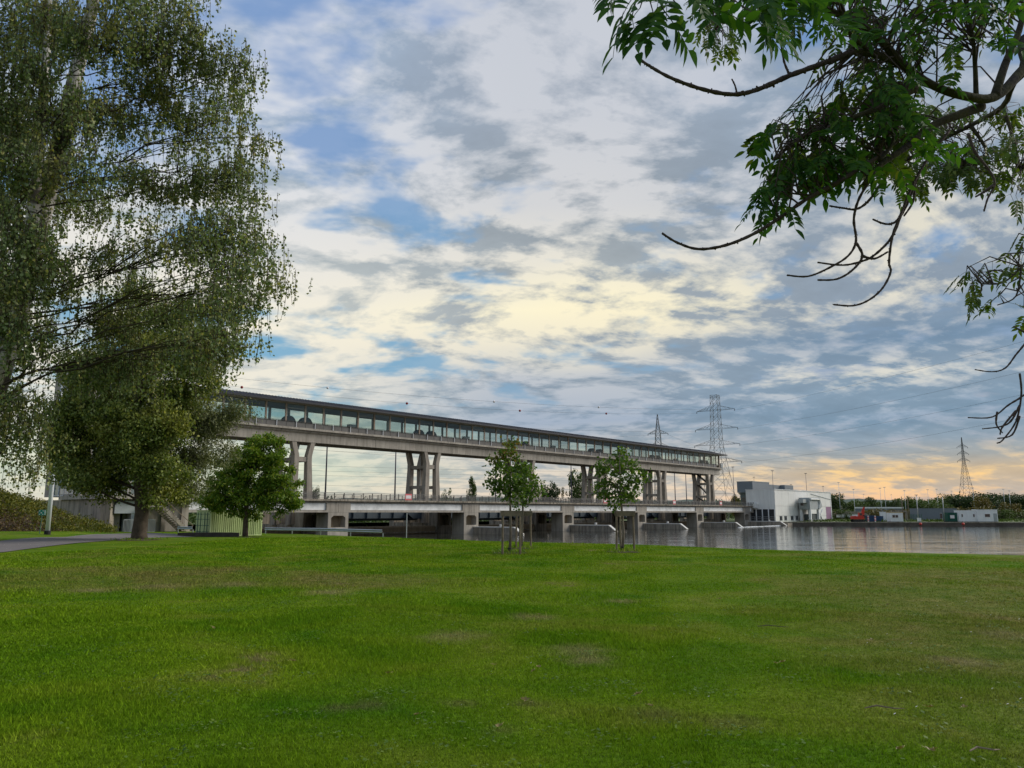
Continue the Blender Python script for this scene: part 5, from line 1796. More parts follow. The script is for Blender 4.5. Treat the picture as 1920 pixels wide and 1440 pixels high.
# three young maples held by stakes
def staked(x, y, lab, blobs, leaf, seed, stakes, rails, top):
    b = on_ground(x, y)
    Y = b.y
    bl = []
    for (bx, by, r, n) in blobs:
        c, rad = pb(bx, by, Y + random.uniform(-0.5, 0.5), r, 0.85)
        bl.append((c, rad, n, 1 if by < 868 else 0))
    tr = [tuple(b + Vector((0, 0, -0.1))), tuple(at(x + 2, (y + 960) / 2, Y)), tuple(at(x + top[0] * 0.5, 930, Y)), tuple(at(x + top[0], top[1], Y))]
    t = grow('young_maple', lab, b, [(tr, [0.062, 0.05, 0.042, 0.014])], bl, M['grey_bark'], leaf, seed, leaf_size=0.13, aspect=0.85, droop=0.5, per_clump=17, clump_r=0.13, limb_r=0.45, lift=0.03, twig_r=0.007, shell=2.2)
    MB().tube([(0, 0, 0), (0, 0, 0.2)], 0.075, 10).build('trunk_guard', M['rubber'], t)
    return t, Y


def stake_frame(lab, pts, rails):
    o = pts[0]
    f = thing('stake_frame', lab, 'tree stakes', o, 0, 'wooden tree stakes')
    tops = []
    for p in pts:
        q = p - o
        lean = Vector((random.uniform(-0.03, 0.03), random.uniform(-0.03, 0.03), 0))
        MB().tube([q + Vector((0, 0, -0.2)), q + lean * 0.5 + Vector((0, 0, 0.8)), q + lean + Vector((0, 0, 1.62))], [0.042, 0.042, 0.04], 8).build('stake', M['timber'], f)
        tops.append(q + lean)
    for a, b in rails:
        d = (tops[b] - tops[a]).normalized() * 0.09
        MB().beam(tops[a] - d + Vector((0, -0.05, 1.53)), tops[b] + d + Vector((0, -0.05, 1.53)), 0.03, 0.2).build('rail', M['timber'], f)
    return f


staked(955.5, 1037, 'young maple turning rust red at the top, front one of the close pair',
       [(957, 850, 26, 12), (935, 868, 20, 8), (975, 872, 18, 8), (950, 890, 32, 16), (985, 895, 22, 10), (935, 915, 20, 9), (970, 915, 26, 12), (925, 905, 14, 5), (955, 925, 24, 9), (960, 836, 12, 5), (922, 860, 9, 3)], [M['maple_leaf'], M['rust_leaf']], 51, None, None, (2, 845))
staked(977, 1029, 'young green maple close behind the rust topped one',
       [(985, 880, 22, 10), (990, 905, 26, 12), (1000, 920, 18, 8), (975, 930, 22, 9), (1005, 905, 14, 5), (990, 938, 16, 6)], [M['maple_leaf'], M['maple_leaf']], 52, None, None, (8, 880))
staked(1167, 1034, 'young dark green maple standing alone by the water',
       [(1162, 858, 18, 8), (1140, 870, 20, 9), (1178, 872, 18, 8), (1160, 885, 34, 18), (1190, 890, 20, 9), (1130, 890, 16, 6), (1205, 892, 12, 4), (1145, 908, 26, 12), (1178, 912, 26, 12), (1125, 918, 16, 6), (1160, 928, 26, 11), (1186, 925, 14, 5), (1150, 955, 9, 3)], [M['maple_leaf'], M['maple_leaf']], 53, None, None, (-6, 850))
g1 = [on_ground(942, 1040), on_ground(975.5, 1040), on_ground(968, 1029), on_ground(938, 1030.5)]
stake_frame('weathered stakes and rail round the rust topped maple', [g1[0], g1[1]], [(0, 1)])
stake_frame('weathered stakes and rail round the maple behind the rust topped one', [on_ground(967.5, 1029), on_ground(995.5, 1028.5)], [(0, 1)])
stake_frame('weathered stakes and rail round the single maple by the water', [on_ground(1156, 1034.5), on_ground(1189.5, 1034.5), on_ground(1164, 1029.5)], [(0, 1), (0, 2)])
TUFTS = []
for i, (x, y, lab) in enumerate(((957, 1037.5, 'bare soil ring under the rust topped maple'), (978, 1028.5, 'bare soil ring under the maple behind the rust topped one'), (1170, 1035, 'bare soil ring under the single maple by the water'), (262, 1012.6, 'bare soil ring under the broad olive green tree'), (461, 1007.3, 'bare soil ring under the chestnut tree'))):
    p = on_ground(x, y)
    k_ = 0.75 if i < 3 else 1.5
    ring = [(k_ * math.cos(a) * random.uniform(0.75, 1.1), k_ * math.sin(a) * random.uniform(0.75, 1.1), 0.012) for a in [2 * math.pi * k / 18 for k in range(18)]]
    o = MB().add([(0, 0, 0.05)] + ring, [(0, 1 + k, 1 + (k + 1) % 18) for k in range(18)]).build('soil_ring', M['soil'], None, p)
    tag(o, lab, 'soil', 'soil rings under the trees')
    qq = []
    for _ in range(260):
        aa, r_ = random.uniform(0, 6.28), k_ * random.uniform(0.35, 1.05)
        qq.append((p.x + r_ * math.cos(aa), p.y + r_ * math.sin(aa), p.z + 0.0))
    TUFTS.append(np.array(qq))


o = put('tufts', quads_mesh('tufts', leaf_quads(np.concatenate(TUFTS), 0.17, 0.16, -1.6, np.random.default_rng(9)), M['chestnut_leaf']))
o['label'] = 'longer grass tufts round the tree trunks'
kind(o, 'stuff')


# ------------------------------------------------------------------ shrub bank at the left
def build_bank():
    b = thing('shrub_bank', 'sloping bank of yellow green shrubs with red brown lower stems', 'shrubs', (-48, 70, -0.6))
    xs = [-95 + i * 1.5 for i in range(41)]          # to -35
    prof = [(0.0, 0.0), (0.6, 0.5), (1.6, 1.1), (3.5, 1.9), (6, 2.8), (8.5, 3.7), (10.5, 4.2), (16, 4.35), (26, 4.2)]
    vs, fs, surfp = [], [], []
    def hscale(X):
        return sst(-33.6, -47, X) * 0.98 + 0.02
    def front(X):
        return 64.5 + 0.05 * (X + 62) + (3.0 * sst(-45, -34, X))
    for X in xs:
        for d, z in prof:
            vs.append((X + 48 - 0.52 * d, front(X) + d - 70, z * hscale(X) + 0.02))
    n = len(prof)
    for i in range(len(xs) - 1):
        for j in range(n - 1):
            fs.append((i * n + j, i * n + j + 1, (i + 1) * n + j + 1, (i + 1) * n + j))
    MB().add(vs, fs).build('earth', M['soil'], b, smooth=True)
    rg = np.random.default_rng(77)
    up, lo = [], []
    for _ in range(5200):
        X = rg.uniform(-74, -35.2)
        d = rg.uniform(-0.2, 13)
        z = np.interp(d, [q[0] for q in prof], [q[1] for q in prof]) * hscale(X)
        lump = 0.28 * math.sin(X * 1.3 + d) + 0.22 * math.sin(X * 2.9 + 1.7 * d + 1)
        c = np.array([X + 48 - 0.52 * d, front(X) + d - 70, z + 0.25 + lump * 0.5])
        P = c + rg.normal(size=(11, 3)) * np.array([0.32, 0.32, 0.2])
        low = z < (1.7 + 0.5 * math.sin(X * 0.8) + rg.normal() * 0.35) and X < -40 + rg.normal() * 1.2
        (lo if low else up).append(P)
    put('foliage', quads_mesh('foliage', leaf_quads(np.concatenate(up), 0.24, 0.5, -0.2, rg), M['bank_leaf']), b)
    put('lower_foliage', quads_mesh('lower_foliage', leaf_quads(np.concatenate(lo), 0.26, 0.4, 0.0, rg), M['bank_red']), b)['label'] = 'red brown leafless lower stems'


build_bank()


# ------------------------------------------------------------------ far trees, shared crowns
def crown_mesh(name, kindn, mat, seed, n):
    rg = np.random.default_rng(seed)
    rr = random.Random(seed)
    P = []
    if kindn == 'round':
        lobes = [((rr.uniform(-0.3, 0.3), rr.uniform(-0.3, 0.3), rr.uniform(0.3, 0.82)), rr.uniform(0.14, 0.26)) for _ in range(16)]
    elif kindn == 'poplar':
        lobes = [((rr.uniform(-0.16, 0.16), rr.uniform(-0.16, 0.16), 0.15 + 0.8 * i / 15), 0.18 * (1 - 0.6 * abs(i / 15 - 0.4))) for i in range(16)]
    elif kindn == 'sparse':
        lobes = [((rr.uniform(-0.38, 0.38), rr.uniform(-0.38, 0.38), rr.uniform(0.2, 0.92)), rr.uniform(0.07, 0.13)) for _ in range(20)]
    else:
        lobes = [((rr.uniform(-0.42, 0.42), rr.uniform(-0.3, 0.3), rr.uniform(0.12, 0.6) * (1 - 0.0)), rr.uniform(0.14, 0.28)) for _ in range(16)]
    for c, r in lobes:
        m = n // len(lobes)
        d = rg.normal(size=(m, 3))
        d /= np.linalg.norm(d, axis=1)[:, None]
        P.append(np.array(c) + d * (r * rg.uniform(0.3, 1.05, m) ** 0.5)[:, None])
    Q = leaf_quads(np.concatenate(P), 0.052 if kindn != 'sparse' else 0.04, 0.75, 0.3, rg)
    return quads_mesh(name, Q, mat)


CR = {}
for kn, n in (('round', 2600), ('poplar', 2600), ('sparse', 1500), ('bush', 2400)):
    for mt in ('dark', 'green', 'autumn'):
        for v_ in range(2):
            CR[(kn, mt, v_)] = crown_mesh('crown', kn, M[mt + '_tree_leaf'], hash((kn, mt)) % 1000 + v_ if False else (len(CR) + 3), n)
_wood = MB().tube([(0, 0, -0.05), (0, 0, 0.3), (0.02, 0.01, 0.62)], [0.035, 0.025, 0.008], 6)
for _a in range(5):
    _wood.tube([(0, 0, 0.25 + 0.06 * _a), (0.22 * math.cos(_a * 2.3), 0.22 * math.sin(_a * 2.3), 0.5 + 0.08 * _a)], [0.014, 0.004], 4)
TRUNK = _wood.mesh('trunk', M['bark'])


def far_tree(x, ytop, Y, wpx, kn, mt, label, group='trees on the far bank', ground=FAR_Z, name='tree'):
    p = at(x, ytop, Y)
    h = p.z - ground
    w = wpx * Y / FPX
    t = thing(name, label, 'tree' if kn != 'bush' else 'bush', (p.x, p.y, ground), random.uniform(0, 6), group)
    v_ = random.randint(0, 1)
    put('trunk', TRUNK, t, scale=(w, w, h))
    put('crown', CR[(kn, mt, v_)], t, scale=(w, w, h))
    return t


# belt on the far bank, right of the power house
_back = [(1566, 924, 44, 'dark'), (1590, 938, 34, 'green'), (1610, 937, 30, 'green'), (1631, 931, 30, 'dark'), (1652, 938, 34, 'green'), (1672, 935, 26, 'dark'), (1692, 931, 36, 'green'), (1712, 935, 34, 'green'), (1735, 934, 38, 'green'),
         (1757, 931, 36, 'green'), (1776, 926, 36, 'green'), (1798, 926, 40, 'dark'), (1820, 928, 34, 'dark'), (1842, 922, 44, 'dark'), (1866, 924, 46, 'dark'), (1890, 925, 44, 'dark'), (1915, 924, 50, 'dark'), (1945, 922, 50, 'dark')]
_bn = ['just behind the power house corner', 'over the ramp bridge', 'left of the excavator boom', 'above the blue container', 'between the twin lamp posts', 'behind the twin lamp posts', 'above the yellow trimmed cabin', 'behind the wooden poles', 'above the white tank', 'left of the long grey shed', 'above the long grey shed', 'at the left foot of the slender pylon', 'at the right foot of the slender pylon', 'highest over the white cabins', 'above the last white cabin', 'below the last pair of lamp posts', 'at the far right edge', 'past the far right edge']
for _i, (x, y, w, mt) in enumerate(_back):
    far_tree(x, y, 400 + random.uniform(-20, 25), w * 1.25, 'round', mt, ('dark green' if mt == 'dark' else 'mid green') + ' skyline tree ' + _bn[_i], 'tree belt on the far bank')
_front = [(1580, 945, 40, 'bush', 'green', 'green bush behind the short ramp bridge'), (1640, 946, 50, 'bush', 'autumn', 'olive bush beside the pale motorway wall'), (1690, 948, 40, 'bush', 'autumn', 'brown bush behind the wooden poles'),
          (1730, 944, 46, 'bush', 'green', 'green bush behind the lamp post by the tank'), (1752, 940, 50, 'round', 'green', 'full green tree left of the long grey shed'), (1815, 942, 62, 'bush', 'autumn', 'wide rust brown bush above the white cabins'),
          (1838, 927, 34, 'round', 'autumn', 'yellow brown tree standing over the white cabins'), (1860, 938, 44, 'round', 'dark', 'dark tree just right of the yellow brown tree'), (1880, 948, 40, 'bush', 'green', 'green bush right of the last white cabin'),
          (1898, 940, 40, 'round', 'autumn', 'orange tinged tree near the right end of the far bank'), (1912, 955, 46, 'bush', 'green', 'low pale bush at the right end of the far bank'), (1876, 958, 30, 'bush', 'dark', 'dark rounded bush touching the last white cabin'), (1935, 948, 50, 'bush', 'green', 'green bush past the right end of the far bank')]
for i, (x, y, w, kn, mt, lab) in enumerate(_front):
    far_tree(x, y, 285 + 9 * (i % 4), w * 1.2, kn, mt, lab, 'bushes and trees behind the far yard', name='bush' if kn == 'bush' else 'tree')
# behind the dam
for (x, y, Y, w, kn, mt, lab) in ((885, 897, 262, 24, 'poplar', 'green', 'narrow poplar seen under the gallery'), (838, 913, 265, 26, 'sparse', 'green', 'thin leafed bush beside the second gallery pier'),
                                  (1030, 902, 270, 34, 'round', 'dark', 'round dark tree right of the close maple pair'), (1011, 908, 275, 26, 'sparse', 'green', 'pale willow behind the close maple pair'), (1052, 913, 275, 22, 'sparse', 'autumn', 'bare looking shrub between round tree and tall pale tree'),
                                  (1085, 880, 268, 40, 'round', 'green', 'tall pale green tree left of the fourth gallery pier'), (1108, 900, 272, 34, 'sparse', 'green', 'loose tree between the legs of the fourth pier'),
                                  (592, 911, 240, 18, 'round', 'dark', 'small dark tree beside the first gallery pier'), (660, 924, 245, 40, 'bush', 'green', 'low bush seen over the road bridge railing'),
                                  (1285, 934, 330, 26, 'bush', 'dark', 'dark bush between fifth and sixth gallery piers'), (1352, 932, 340, 30, 'bush', 'dark', 'dark bush at the foot of the tall pylon'), (1378, 925, 300, 20, 'round', 'autumn', 'yellow green tree left of the grey control block'),
                                  (420, 930, 230, 50, 'round', 'dark', 'dark tree glimpsed left of the chestnut'), (330, 915, 235, 60, 'round', 'dark', 'dark tree glimpsed behind the olive green tree')):
    far_tree(x, y, Y, w * 1.2, kn, mt, lab, 'trees beyond the dam', name='bush' if kn == 'bush' else 'tree')

# rough green growth along the water beyond the dam, and the wood that closes the far bank
rg = np.random.default_rng(5)
P = []
for _ in range(11000):
    t, s = rg.uniform(30, 470), rg.uniform(183, 192)
    w = bw(t, s)
    hgt = 1.2 + 0.9 * math.sin(t * 0.13) + 0.6 * math.sin(t * 0.41 + 1)
    P.append((w.x, w.y, FAR_Z + rg.uniform(0, 1) * max(0.5, hgt + 1.0)))
P = np.array(P)
o = put('undergrowth', quads_mesh('undergrowth', leaf_quads(np.repeat(P, 3, 0) + rg.normal(size=(len(P) * 3, 3)) * 0.3, 0.7, 0.6, 0.0, rg), M['green_tree_leaf']))
o['label'] = 'rough green growth along the far water edge beyond the dam'
kind(o, 'stuff')
P = []
for _ in range(9000):
    a = rg.uniform(-40, 38)
    D = rg.uniform(560, 640)
    top = 9 + 3 * math.sin(a * 0.9) + 2 * math.sin(a * 2.3 + 1) + 1.5 * math.sin(a * 5.1)
    P.append((math.sin(R(a)) * D, math.cos(R(a)) * D, FAR_Z + top * rg.uniform(0, 1) ** 0.7))
P = np.array(P)
o = put('far_wood', quads_mesh('far_wood', leaf_quads(np.repeat(P, 2, 0) + rg.normal(size=(len(P) * 2, 3)) * 0.8, 2.2, 0.7, 0.0, rg), M['dark_tree_leaf']))
o['label'] = 'far off wood closing the view behind the far bank'
kind(o, 'stuff')
# rough grass on the far quay
P = np.stack([rg.uniform(95, 190, 5000), rg.uniform(246, 300, 5000), np.full(5000, FAR_Z)], 1)
o = put('rough_grass', quads_mesh('rough_grass', leaf_quads(P, 0.9, 0.4, -1.0, rg), M['green_tree_leaf']))
o['label'] = 'rough grass on the far bank yard'
kind(o, 'stuff')

# ------------------------------------------------------------------ ash branches overhead
def build_ash():
    rr = random.Random(8)
    base = Vector((6.6, 5.2, terrain(6.6, 5.2)))
    T = thing('ash_tree', 'ash tree with overhanging leafy branches and knobbly bare twigs at the upper right', 'tree', base)

    def loc(x, y, Y):
        return at(x, y, Y) - base
    trunk = [(0, 0, -0.2), (0.02, 0.0, 1.5), (-0.05, 0.02, 3.2), (-0.2, 0.05, 4.8), (-0.45, 0.1, 6.2), (-0.5, 0.15, 8.5)]
    MB().tube(trunk, [0.34, 0.27, 0.24, 0.21, 0.17, 0.08], 14).build('trunk', M['ash_limb'], T, smooth=True)
    fork = Vector((-0.2, 0.05, 4.8))

    def limb(pts, r0, r1, name='branch', mat='ash_limb', n=9, start=None, knobs=0):
        P = [loc(*p) for p in pts]
        if start is not None:
            P = [start] + P
        # smooth the polyline
        Q = []
        for i in range(len(P) - 1):
            p0, p1, p2, p3 = P[max(i - 1, 0)], P[i], P[i + 1], P[min(i + 2, len(P) - 1)]
            for k in range(5):
                f = k / 5
                Q.append(0.5 * ((2 * p1) + (p2 - p0) * f + (2 * p0 - 5 * p1 + 4 * p2 - p3) * f * f + (3 * p1 - p0 - 3 * p2 + p3) * f ** 3))
        Q.append(P[-1])
        m = len(Q)
        rad = [0.72 * (r0 + (r1 - r0) * (i / (m - 1)) ** 0.8) for i in range(m)]
        if knobs:
            rad = [r * (1 + (0.22 if i % 2 else -0.05) * rr.uniform(0.4, 1.2)) for i, r in enumerate(rad)]
        mb = MB().tube(Q, rad, n)
        if knobs:
            for i in range(2, m):
                for _ in range(knobs):
                    f = rr.random()
                    c = Q[i - 1].lerp(Q[i], f)
                    d = Vector((rr.uniform(-1, 1), rr.uniform(-1, 1), rr.uniform(-1, 1))).normalized() * rad[i]
                    mb.tube([c, c + d * rr.uniform(1.1, 1.8)], [rad[i] * 0.6, rad[i] * 0.35], 5)
        mb.build(name, M[mat], T, smooth=True)
        return [q for q in Q]
    W = []
    main = limb([(1990, 60, 4.6), (1920, 128, 4.4), (1865, 182, 4.3), (1800, 178, 4.2), (1745, 158, 4.15), (1690, 122, 4.1), (1640, 102, 4.05), (1598, 97, 4.0)], 0.050, 0.024, start=fork)
    a1 = limb([(1598, 97, 4.0), (1545, 118, 3.95), (1480, 142, 3.9), (1420, 168, 3.85), (1375, 177, 3.82), (1320, 168, 3.8), (1260, 147, 3.8), (1215, 122, 3.8), (1196, 108, 3.8)], 0.024, 0.009, 'bare_twig', 'twig', 8, knobs=2)
    limb([(1382, 176, 3.83), (1378, 160, 3.83), (1372, 148, 3.83)], 0.007, 0.005, 'bare_twig', 'twig', 6, knobs=1)
    limb([(1480, 140, 3.9), (1470, 115, 3.9), (1465, 85, 3.88)], 0.010, 0.006, 'bare_twig', 'twig', 6, knobs=1)
    W += main
    W += limb([(1690, 122, 4.1), (1650, 75, 4.0), (1600, 40, 3.9), (1530, 8, 3.75), (1450, -40, 3.6), (1330, -60, 3.2), (1220, -60, 2.9)], 0.036, 0.012)
    W += limb([(1640, 102, 4.05), (1590, 60, 3.9), (1575, 10, 3.8), (1570, -60, 3.7)], 0.018, 0.010)
    W += limb([(1865, 182, 4.3), (1885, 120, 4.3), (1910, 60, 4.3), (1930, -20, 4.3)], 0.04, 0.02)
    W += limb([(1830, 180, 4.25), (1828, 120, 4.2), (1822, 60, 4.1), (1800, -40, 4.0)], 0.022, 0.012)
    # lower drooping limb with the mass of leaves
    W += limb([(1840, 200, 4.35), (1800, 215, 4.3), (1750, 235, 4.25), (1700, 275, 4.2), (1650, 310, 4.15), (1620, 345, 4.1)], 0.045, 0.018)
    lo = limb([(1700, 155, 4.15), (1688, 190, 4.1), (1682, 230, 4.05), (1672, 270, 4.0), (1650, 300, 3.98)], 0.022, 0.015)
    W += lo
    W += limb([(1720, 165, 4.2), (1640, 205, 4.1), (1560, 235, 4.0), (1500, 260, 3.95), (1450, 300, 3.9)], 0.03, 0.008)
    tw = limb([(1660, 285, 4.0), (1590, 330, 3.95), (1510, 375, 3.9), (1460, 410, 3.88), (1410, 440, 3.86), (1360, 460, 3.85), (1310, 467, 3.85), (1270, 455, 3.85), (1241, 437, 3.85)], 0.016, 0.008, 'bare_twig', 'twig', 8, knobs=2)
    W += tw[:22]
    W += limb([(1680, 240, 4.1), (1620, 300, 4.05), (1570, 345, 4.0), (1530, 365, 4.0), (1480, 362, 3.98)], 0.014, 0.007)
    # bare hanging twigs
    for pts in ([(1780, 245, 4.25), (1735, 305, 4.2), (1708, 355, 4.15), (1690, 400, 4.12), (1674, 440, 4.1), (1667, 490, 4.1), (1670, 510, 4.1), (1655, 540, 4.1), (1630, 562, 4.1), (1600, 573, 4.1), (1563, 571, 4.1)],
                [(1640, 325, 4.1), (1612, 370, 4.1), (1601, 410, 4.1), (1605, 452, 4.1), (1590, 480, 4.1), (1555, 502, 4.1), (1515, 518, 4.1), (1476, 516, 4.1)],
                [(1690, 400, 4.12), (1672, 445, 4.12), (1640, 478, 4.12), (1615, 490, 4.12), (1580, 497, 4.12), (1533, 492, 4.12)],
                [(1605, 455, 4.12), (1617, 480, 4.12), (1600, 505, 4.12), (1570, 523, 4.12), (1533, 525, 4.12)],
                [(1725, 320, 4.2), (1700, 385, 4.18), (1680, 415, 4.16), (1660, 420, 4.15), (1636, 411, 4.15)],
                [(1655, 340, 4.12), (1630, 375, 4.1), (1606, 392, 4.1), (1580, 390, 4.1), (1555, 386, 4.1)],
                [(1617, 480, 4.12), (1640, 485, 4.12), (1665, 472, 4.12)],
                [(1715, 345, 4.2), (1712, 378, 4.2), (1695, 405, 4.18)]):
        limb(pts, 0.011, 0.0065, 'bare_twig', 'twig', 7, knobs=2)
    # farther limb, smaller in view
    W2 = limb([(1960, 120, 6.6), (1880, 200, 7.2), (1820, 235, 7.4), (1770, 260, 7.6), (1700, 300, 7.8), (1660, 330, 7.9)], 0.05, 0.018, start=Vector((-0.3, 0.1, 5.4)))
    W2 += limb([(1880, 200, 7.2), (1900, 260, 7.2), (1915, 320, 7.2)], 0.03, 0.01)
    W2 += limb([(1820, 235, 7.4), (1850, 290, 7.4), (1800, 320, 7.4)], 0.03, 0.01)
    W4 = limb([(1990, -160, 6.4), (1700, -150, 6.8), (1500, -110, 7.0), (1390, -60, 7.0), (1350, 0, 7.0), (1340, 60, 7.0)], 0.06, 0.01, start=Vector((-0.4, 0.1, 5.9)))
    for pts in ([(1815, 250, 5.6), (1828, 285, 5.6), (1855, 320, 5.6), (1865, 345, 5.6), (1852, 372, 5.6), (1845, 396, 5.6)], [(1862, 348, 5.6), (1845, 360, 5.6), (1829, 369, 5.6)]):
        limb(pts, 0.018, 0.008, 'bare_twig', 'twig', 7, knobs=1)
    # low right hanging twigs and a leafy spray
    W3 = limb([(1990, 380, 5.0), (1950, 450, 5.0), (1915, 500, 5.0), (1880, 530, 5.0), (1840, 532, 5.0)], 0.014, 0.006, start=Vector((-0.2, 0.05, 4.8)))
    W3 += limb([(1915, 500, 5.0), (1905, 555, 5.0), (1870, 572, 5.0)], 0.010, 0.005)
    for pts in ([(1960, 590, 5.0), (1925, 640, 5.0), (1905, 665, 5.0), (1885, 690, 5.0), (1860, 697, 5.0), (1828, 693, 5.0)], [(1925, 625, 5.0), (1900, 612, 5.0)],
                [(1912, 700, 5.0), (1915, 740, 5.0), (1905, 790, 5.0), (1880, 825, 5.0), (1869, 831, 5.0)], [(1915, 745, 5.0), (1890, 760, 5.0), (1860, 782, 5.0), (1815, 783, 5.0)],
                [(1912, 760, 5.0), (1895, 790, 5.0), (1875, 800, 5.0), (1842, 804, 5.0)], [(1905, 770, 5.0), (1880, 800, 5.0), (1875, 815, 5.0)], [(1912, 780, 5.0), (1898, 815, 5.0), (1870, 822, 5.0)],
                [(1960, 680, 5.0), (1925, 735, 5.0), (1912, 745, 5.0)], [(1870, 772, 5.0), (1868, 795, 5.0), (1880, 812, 5.0)]):
        limb(pts, 0.010, 0.005, 'bare_twig', 'twig', 6, knobs=1)
    limb([(1990, 560, 5.0), (1950, 660, 5.0), (1925, 720, 5.0)], 0.016, 0.008, 'bare_twig', 'twig', 6, start=Vector((-0.2, 0.05, 4.8)))

    # pinnate leaves: stalk with leaflets; six shapes shared by all leaves
    def leaf_mesh(seed, far=False):
        r2 = random.Random(seed)
        mb = MB()
        L = 0.24 * r2.uniform(0.85, 1.15)
        pairs = r2.choice((3, 4, 4, 5))
        bend = r2.uniform(0.1, 0.35)
        def stalk(f):
            return Vector((f * L, 0, -bend * L * f * f))
        mb.tube([stalk(i / 5) for i in range(6)], [0.0022 - 0.0012 * i / 5 for i in range(6)], 4)
        def leaflet(p, ang, ln, roll):
            w = ln * r2.uniform(0.17, 0.21)
            ca, sa = math.cos(ang), math.sin(ang)
            cols = [(0.0, 0.0), (0.18, 0.7), (0.42, 1.0), (0.68, 0.72), (0.88, 0.28), (1.0, 0.0)]
            d0 = r2.uniform(0.15, 0.55)
            k = len(mb.v)
            vs, fs = [], []
            def pt(f, s):
                x, y = f * ln, s * w
                z = abs(s) * w * 0.35 - d0 * ln * f * f * 0.6
                y2, z2 = y * math.cos(roll) - z * math.sin(roll) * 0, z + y * math.sin(roll)
                return p + Vector((x * ca - y2 * sa, x * sa + y2 * ca, z2))
            for f, s in cols:
                vs.append(pt(f, 0))
            li, ri = [], []
            for f, s in cols[1:-1]:
                li.append(len(vs)); vs.append(pt(f, s))
            for f, s in cols[1:-1]:
                ri.append(len(vs)); vs.append(pt(f, -s))
            for side in (li, ri):
                fs.append((0, 1, side[0]))
                for i in range(3):
                    fs.append((1 + i, 2 + i, side[i + 1], side[i]))
                fs.append((4, 5, side[3]))
            mb.add(vs, fs)
        for i in range(pairs):
            f = 0.38 + 0.56 * i / pairs
            for sg in (-1, 1):
                leaflet(stalk(f), sg * R(r2.uniform(42, 66)), 0.088 * r2.uniform(0.8, 1.12), sg * r2.uniform(-0.1, 0.5))
        leaflet(stalk(1.0), R(r2.uniform(-8, 8)), 0.095, r2.uniform(-0.2, 0.2))
        return mb
    builders = [leaf_mesh(100 + i) for i in range(6)]
    near = [b.mesh('leaf', M['ash_leaf'], True) for b in builders]

    spots = []

    def fill(x0, x1, y0, y1, Y0, Y1, n, wood, poly=None, far=False):
        k = 0
        while k < n:
            x, y = rr.uniform(x0, x1), rr.uniform(y0, y1)
            if poly and not poly(x, y):
                continue
            spots.append((x, y, rr.uniform(Y0, Y1), wood, far))
            k += 1
    for (x, y, Y) in ((1150, -20, 2.7), (1165, 5, 2.75), (1200, 15, 2.7), (1225, 25, 2.7), (1140, -45, 2.7), (1185, 30, 2.75), (1245, 20, 2.7), (1310, 10, 2.8), (1190, -10, 2.7), (1170, -50, 2.7), (1235, 0, 2.65), (1215, -30, 2.75), (1255, -15, 2.75), (1270, 10, 2.7), (1290, -20, 2.75), (1205, -60, 2.7), (1250, -50, 2.7), (1300, -45, 2.7)):
        spots.append((x, y, Y, W, False))
    fill(1375, 1440, -40, 35, 2.8, 3.2, 12, W)
    fill(1320, 1560, -90, 10, 3.0, 3.6, 40, W)
    fill(1470, 1560, -20, 50, 3.2, 3.8, 14, W)
    fill(1560, 1920, -90, 70, 3.6, 4.6, 125, W)
    fill(1560, 1800, 60, 140, 3.9, 4.5, 26, W)
    fill(1440, 1720, 120, 300, 3.8, 4.5, 165, W, lambda x, y: y > 230 - (x - 1430) * 0.55 and y < 325 - abs(x - 1540) * 0.25)
    fill(1425, 1560, 270, 400, 3.8, 4.1, 38, W, lambda x, y: abs((y - 270) - (1560 - x) * 0.75) < 40)
    fill(1640, 1740, 240, 300, 3.9, 4.2, 9, W)
    fill(1660, 1920, 190, 330, 7.0, 8.2, 190, W2, lambda x, y: y < 345 - abs(x - 1800) * 0.18, True)
    fill(1640, 1730, 290, 350, 7.4, 8.2, 46, W2, None, True)
    fill(1760, 1840, 290, 335, 7.0, 7.8, 40, W2, None, True)
    fill(1885, 1950, 240, 370, 6.4, 6.9, 34, W2, None, True)
    fill(1310, 1370, -10, 90, 6.6, 7.4, 40, W4, lambda x, y: x > 1335 or y < 80, True)
    fill(1810, 1935, 490, 580, 4.9, 5.4, 24, W3, lambda x, y: y < 520 + (x - 1800) * 0.9 + 30, False)
    fill(1890, 1950, 415, 500, 4.9, 5.4, 9, W3)
    stems = MB()
    rest = MB()
    spots.sort(key=lambda q: q[2])
    nparts = 0
    for i, (x, y, Y, wood, far) in enumerate(spots):
        p = loc(x, y, Y)
        best = min(rr.sample(wood, min(len(wood), 24)), key=lambda w: (w - p).length)
        tip = best.lerp(p, 1.0)
        if (tip - best).length > 0.9:
            # nearer wood if the sample missed it
            best = min(wood, key=lambda w: (w - p).length)
        mid = best.lerp(p, 0.55) + Vector((rr.uniform(-.05, .05), rr.uniform(-.05, .05), rr.uniform(0.0, 0.1)))
        stems.tube([best, mid, p], [0.0055, 0.0042, 0.0022], 5, cap=False)
        out = (p - best)
        yaw = math.atan2(out.y, out.x) + rr.gauss(0, 0.7)
        pit = rr.uniform(0.25, 1.25)
        rot = Matrix.Rotation(yaw, 4, 'Z') @ Matrix.Rotation(pit, 4, 'Y') @ Matrix.Rotation(rr.gauss(0, 0.5), 4, 'X')
        sc = rr.uniform(0.6, 0.92) * (1.15 if Y < 3.2 else 1.0) * (0.8 if wood is W3 else 1.0)
        if nparts < 300 and not far:
            o = put('leaf', near[rr.randint(0, 5)], T, p, rot.to_euler(), (sc, sc, sc))
            nparts += 1
        else:
            b = builders[rr.randint(0, 5)]
            Mx = Matrix.Translation(p) @ rot @ Matrix.Scale(sc, 4)
            rest.add([Mx @ Vector(q) for q in b.v], b.f)
    kind(stems.build('twigs', M['twig'], T), 'stuff')
